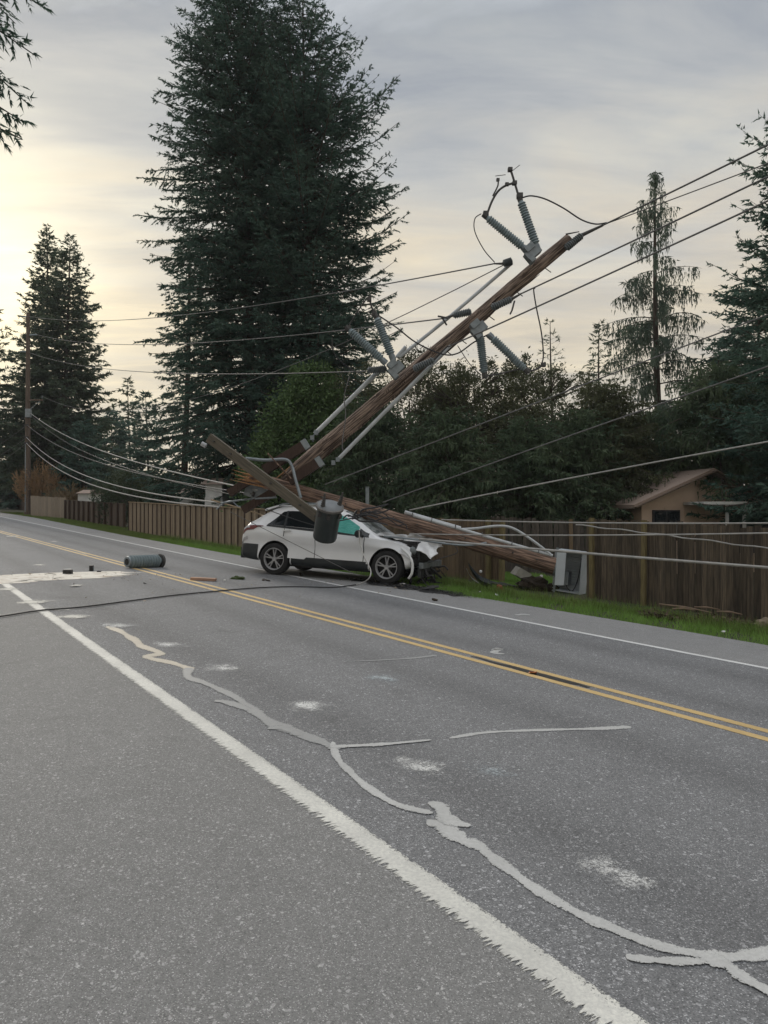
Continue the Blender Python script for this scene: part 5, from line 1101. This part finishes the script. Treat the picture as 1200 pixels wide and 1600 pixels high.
scrap('small dark lump on the right edge line', 679, 939, (.07, .05, .03), M_EARTH, 6, .01); scrap('white scrap in the bark at right', 1130, 990, (.05, .03, .008), M_WPAINT, 7, .03)
scrap('white shard beside the front wheel', 628, 914, (.09, .05, .015), M_WPAINT, 8); scrap('pale sheet scrap leaning behind the clod', 846, 907, (.10, .06, .03), M_CONC, 9, .1)
scrap('orange chip between the yellow lines', 832, 1053, (.055, .04, .012), mat('orange_plastic', (.55, .20, .08), rough=.5), 10, .008)
# oily wet strip before the car
M_OIL = paint('wet_oily_asphalt', (.012, .012, .013), (.030, .030, .031), 0.20, rough=.42, edge0=0.1)
ol = [G(u, v) for u, v in ((552, 906), (580, 909), (610, 914), (640, 918), (670, 922), (700, 927), (724, 932))]
ribbon('oil_stain', curve_pts(ol, 4), [.25 + min(i, 8) * .10 + .22 * math.sin(i * 1.1) - max(0, i - 17) * .09 for i in range(25)], M_OIL, 0.0045, shoulder_far)
# crushed granules
rgn = np.random.default_rng(9); n = 500; T = []
tq = rgn.uniform(0, 1, n); base = np.array([[*curve_pts(ol, 12)[int(t * 71)]] for t in tq]); base[:, :2] += rgn.normal(0, .16, (n, 2))
for b_ in base:
    z = gz(b_[0], b_[1]) + .004; s = rgn.uniform(.008, .03); o = rgn.normal(0, 1, (4, 3)) * s; o[:, 2] = abs(o[:, 2]) * .7
    q = o + np.array([b_[0], b_[1], z]); T += [[q[0], q[1], q[2]], [q[0], q[2], q[3]], [q[0], q[3], q[1]], [q[1], q[3], q[2]]]
tag(put('glass_and_plastic_fragments', np_mesh('fragments', np.array(T)), M_ENGINE), 'dark crushed fragments scattered beside the car front', 'debris', kind='stuff')
# pale chips and grit thrown over the lanes
rgn = np.random.default_rng(19); T = []
for uc, vc, su, sv, cnt in ((225, 900, 60, 5, 60), (120, 896, 90, 7, 90), (480, 905, 70, 6, 60), (620, 917, 60, 5, 80), (760, 930, 60, 5, 40), (330, 915, 90, 12, 40)):
    for k in range(cnt):
        p = G(uc + rgn.normal(0, su), vc + abs(rgn.normal(0, sv)) - 2, .004); s = rgn.uniform(.005, .020); o = rgn.normal(0, 1, (4, 3)) * s; o[:, 2] = abs(o[:, 2]) * .6; q = o + np.array(p)
        T += [[q[0], q[1], q[2]], [q[0], q[2], q[3]], [q[0], q[3], q[1]], [q[1], q[3], q[2]]]
tag(put('wood_and_porcelain_chips', np_mesh('chips', np.array(T)), mat('pale_chips', (.42, .36, .28), (.20, .15, .11), 9, rough=.8)), 'pale chips and grit scattered over the lanes near the wreck', 'debris', kind='stuff')
# insulator column, plank, blocks on the road
ia, ib = G(200, 888, .14), G(249, 886, .15); ir = thing('fallen_insulator', 'grey ribbed insulator column lying on the yellow line', 'insulator', G(224, 897))
ax_ = (ib - ia).normalized(); ia.z = lift(ia, .15).z; ib.z = lift(ib, .15).z
ribbed('ribbed_body', ia, ib, .150, .158, 11, M_POLYMER, ir); ax_ = (ib - ia).normalized()
put('end_flange', MB().lathe([(.05, -.03), (.12, -.03), (.13, 0), (.10, .02)], 20).mesh('end_flange', True), M_STEEL, ir, align(ia, ib)); put('bore', MB().lathe([(.01, -.036), (.075, -.034), (.07, -.02)], 16).mesh('bore'), M_ENGINE, ir, align(ia, ib))
put('base_flange', MB().lathe([(.10, 0), (.165, .01), (.165, .06), (.12, .065)], 20).mesh('base_flange', True), M_DARKMETAL, ir, align(ib, ib + ax_))
p, q = G(299, 906, .03), G(337, 908, .03); tag(part('wood_plank', MB().bar(p, q, .16, .05), mat('reddish_plank', (.42, .26, .18), (.32, .19, .13), 5, rough=.8)), 'short reddish plank lying beside the yellow lines', 'plank')
p, q = G(104, 896, .06), G(99, 894, .06); bl = thing('black_block', 'larger black block on the powder, with white marked side', 'block', G(106, 898)); part('case', MB().box(G(106, 897, .045), (.17, .12, .09), Matrix.Rotation(.2, 3, 'Z')), M_ENGINE, bl); part('white_face', MB().box(G(105.5, 896.5, .094), (.12, .08, .006), Matrix.Rotation(.2, 3, 'Z')), M_WPAINT, bl)
bl = thing('black_block', 'smaller black block right of the larger one on the powder', 'block', G(143, 892)); part('case', MB().box(G(143, 892, .06), (.09, .09, .12), Matrix.Rotation(.5, 3, 'Z')), M_ENGINE, bl); part('side_plate', MB().box(G(146, 892, .05), (.02, .1, .1), Matrix.Rotation(.5, 3, 'Z')), M_STEEL, bl)
for i, (u, v, s, mm, lb) in enumerate(((155, 894, (.07, .04, .02), M_ENGINE, 'dark chip right of the small black block'), (118, 917, (.12, .03, .008), M_WPAINT, 'thin white strip on the lane below the powder'), (351, 908, (.03, .03, .02), M_WPAINT, 'tiny white chip right of the plank'), (470, 899, (.12, .05, .03), M_EARTH, 'dark lump behind the rear wheel on the road'), (226, 912, (.06, .02, .008), M_ENGINE, 'dark sliver on the lane below the insulator'))): scrap(lb, u, v, s, mm, 40 + i, .006)
for i, (u, v) in enumerate(((412, 907), (418, 908))): scrap(('dark road chip before the rear wheel, left one', 'dark road chip before the rear wheel, right one')[i], u, v, (.10, .04, .02), M_EARTH, 60 + i, .008)
lump('moss_clump', 'small green moss clump on the road near the plank', 'moss', G(371, 905, .015), (.15, .09, .045), mat('moss_green', (.05, .075, .02), (.03, .045, .014), 20, rough=.95), 8)

# ------------------------------------------------------------------ grass, bark litter
def inside_band(n, seed, s0, s1, near_w):
    """random points between the asphalt edge and the fence line"""
    r_ = np.random.default_rng(seed); E_ = resample(EE[1:-1], 400); i = r_.uniform(s0, s1, n) * 399; k = np.minimum(i.astype(int), 398); a = np.array([[E_[j].x, E_[j].y] for j in range(400)])
    p = a[k] + (a[k + 1] - a[k]) * (i - k)[:, None]; t = unit(a[k + 1] - a[k]); nrm_ = np.stack([-t[:, 1], t[:, 0]], 1); nrm_ = np.where((nrm_ @ np.array([.8, .6]))[:, None] < 0, -nrm_, nrm_)
    return p, nrm_, r_
def grass(label, n, s0, s1, width, hgt, seed, m, wd=.006, lo=-.05):
    p, nn, r_ = inside_band(n, seed, s0, s1, 1); off = lo + r_.uniform(0, 1, n) ** 1.2 * width; p = p + nn * off[:, None]; z = SX * p[:, 0] + SY * p[:, 1] - .035
    keep = np.sin(p[:, 0] * 2.3 + p[:, 1] * 1.7) + np.sin(p[:, 0] * 5.1 - p[:, 1] * 3.3) + r_.normal(0, .9, n) > -1.2; p, z, off = p[keep], z[keep], off[keep]; n = len(p)
    b_ = np.column_stack([p, z]); h = hgt * r_.uniform(.35, 1.15, n) * np.minimum(1, .45 + off / .5); D = unit(np.column_stack([r_.normal(0, .35, n), r_.normal(0, .35, n), np.ones(n)])); r = unit(np.cross(D, r_.standard_normal((n, 3))))
    T = np.stack([b_ - r * wd, b_ + r * wd, b_ + D * h[:, None]], 1); return tag(put('grass', np_mesh('grass', T), m), label, 'grass', kind='stuff')
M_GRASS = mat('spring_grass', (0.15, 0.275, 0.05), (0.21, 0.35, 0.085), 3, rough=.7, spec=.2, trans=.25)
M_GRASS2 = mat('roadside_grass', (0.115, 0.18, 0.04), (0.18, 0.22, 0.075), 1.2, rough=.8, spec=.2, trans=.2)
tot = EE[1:-1]
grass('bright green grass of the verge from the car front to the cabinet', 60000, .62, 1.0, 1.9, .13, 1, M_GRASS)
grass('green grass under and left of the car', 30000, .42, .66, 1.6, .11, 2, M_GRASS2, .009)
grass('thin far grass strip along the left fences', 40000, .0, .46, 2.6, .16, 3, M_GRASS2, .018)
grass('taller grass tufts along the foot of the right fence', 9000, .60, 1.0, .5, .30, 7, M_GRASS2, .006, lo=.9)
# lawn seen through the gap between the fences
r_ = np.random.default_rng(5); n = 9000; p = np.column_stack([r_.uniform(2.6, 4.6, n), r_.uniform(16.2, 20.5, n)]); b_ = np.column_stack([p, SX * p[:, 0] + SY * p[:, 1] - .03]); D = unit(np.column_stack([r_.normal(0, .3, n), r_.normal(0, .3, n), np.ones(n)])); r = unit(np.cross(D, r_.standard_normal((n, 3))))
tag(put('grass', np_mesh('grass', np.stack([b_ - r * .01, b_ + r * .01, b_ + D * (.13 * r_.uniform(.5, 1.1, n))[:, None]], 1)), M_GRASS), 'lawn grass seen through the fence gap under the pole', 'grass', kind='stuff')
# bark litter heap along the right fence
n = 2600; p, nn, r_ = inside_band(n, 6, .955, 1.0, 1); qa = G(1010, 958); 
cen = np.array([G(1000, 962).x, G(1000, 962).y]); cen2 = np.array([fb.x, fb.y]) + np.array([.9, -1.1]); s = r_.uniform(0, 1, n); q = cen + (cen2 - cen) * s[:, None]; dv = unit((cen2 - cen)[None])[0]; nv = np.array([dv[1], -dv[0]]); q = q - nv * 0 + np.outer(r_.uniform(-.42, .22, n), -nv * -1)
b_ = np.column_stack([q, SX * q[:, 0] + SY * q[:, 1] - .02 + .10 * np.abs(np.sin(q[:, 0] * 3)) * r_.uniform(0, 1, n)]); T = []
D = r_.normal(0, 1, (n, 3)); D[:, 2] *= .35; D = unit(D); sd = unit(np.cross(D, r_.standard_normal((n, 3)))); ln = r_.uniform(.03, .14, n)[:, None]; wd = r_.uniform(.008, .03, n)[:, None]
T = np.concatenate([np.stack([b_ - sd * wd, b_ + sd * wd, b_ + D * ln], 1), np.stack([b_ + sd * wd, b_ + D * ln + sd * wd, b_ + D * ln], 1)])
tag(put('bark_litter', np_mesh('bark_litter', T), mat('bark_chips', (0.055, 0.038, 0.026), (0.12, 0.085, 0.058), 12, rough=.95)), 'brown bark and leaf litter along the foot of the right fence', 'litter', kind='stuff')
for i, (a, b, lb) in enumerate((((1030, 952), (1112, 966), 'longest pale stick in the litter by the right fence'), ((1085, 957), (1125, 961), 'short pale stick above the longest one'), ((1120, 964), (1160, 969), 'pale stick toward the right of the litter'), ((1050, 960), (1085, 962), 'broken stick left in the litter'))):
    p, q = G(*a, .10), G(*b, .10); tag(part('stick', MB().tube([p, p.lerp(q, .5) + Vector((0, 0, .02)), q], [.016, .02, .008], 6), mat('pale_stick', (.24, .17, .12), (.17, .12, .085), 6, rough=.9)), lb, 'stick')
lump('stone', 'rounded tan stone at the right edge by the fence', 'stone', G(1196, 981, .06), (.16, .12, .10), mat('tan_stone', (.22, .17, .12), (.15, .12, .09), 5, rough=.9), 12, .12)

# ------------------------------------------------------------------ thin evening haze
mb = MB(); mb.box((0, 200, 30), (900, 900, 160)); hz = mb.mesh('haze'); hm = bpy.data.materials.new('thin_haze'); hm.use_nodes = True; ht_ = hm.node_tree; ht_.nodes.clear()
pv = ht_.nodes.new('ShaderNodeVolumePrincipled'); pv.inputs['Density'].default_value = 0.0004; pv.inputs['Color'].default_value = (0.93, 0.95, 1.0, 1); pv.inputs['Anisotropy'].default_value = 0.0
ho = ht_.nodes.new('ShaderNodeOutputMaterial'); ht_.links.new(pv.outputs[0], ho.inputs['Volume'])
tag(put('haze', hz, hm), 'thin pale haze softening the far trees', 'haze', kind='stuff')
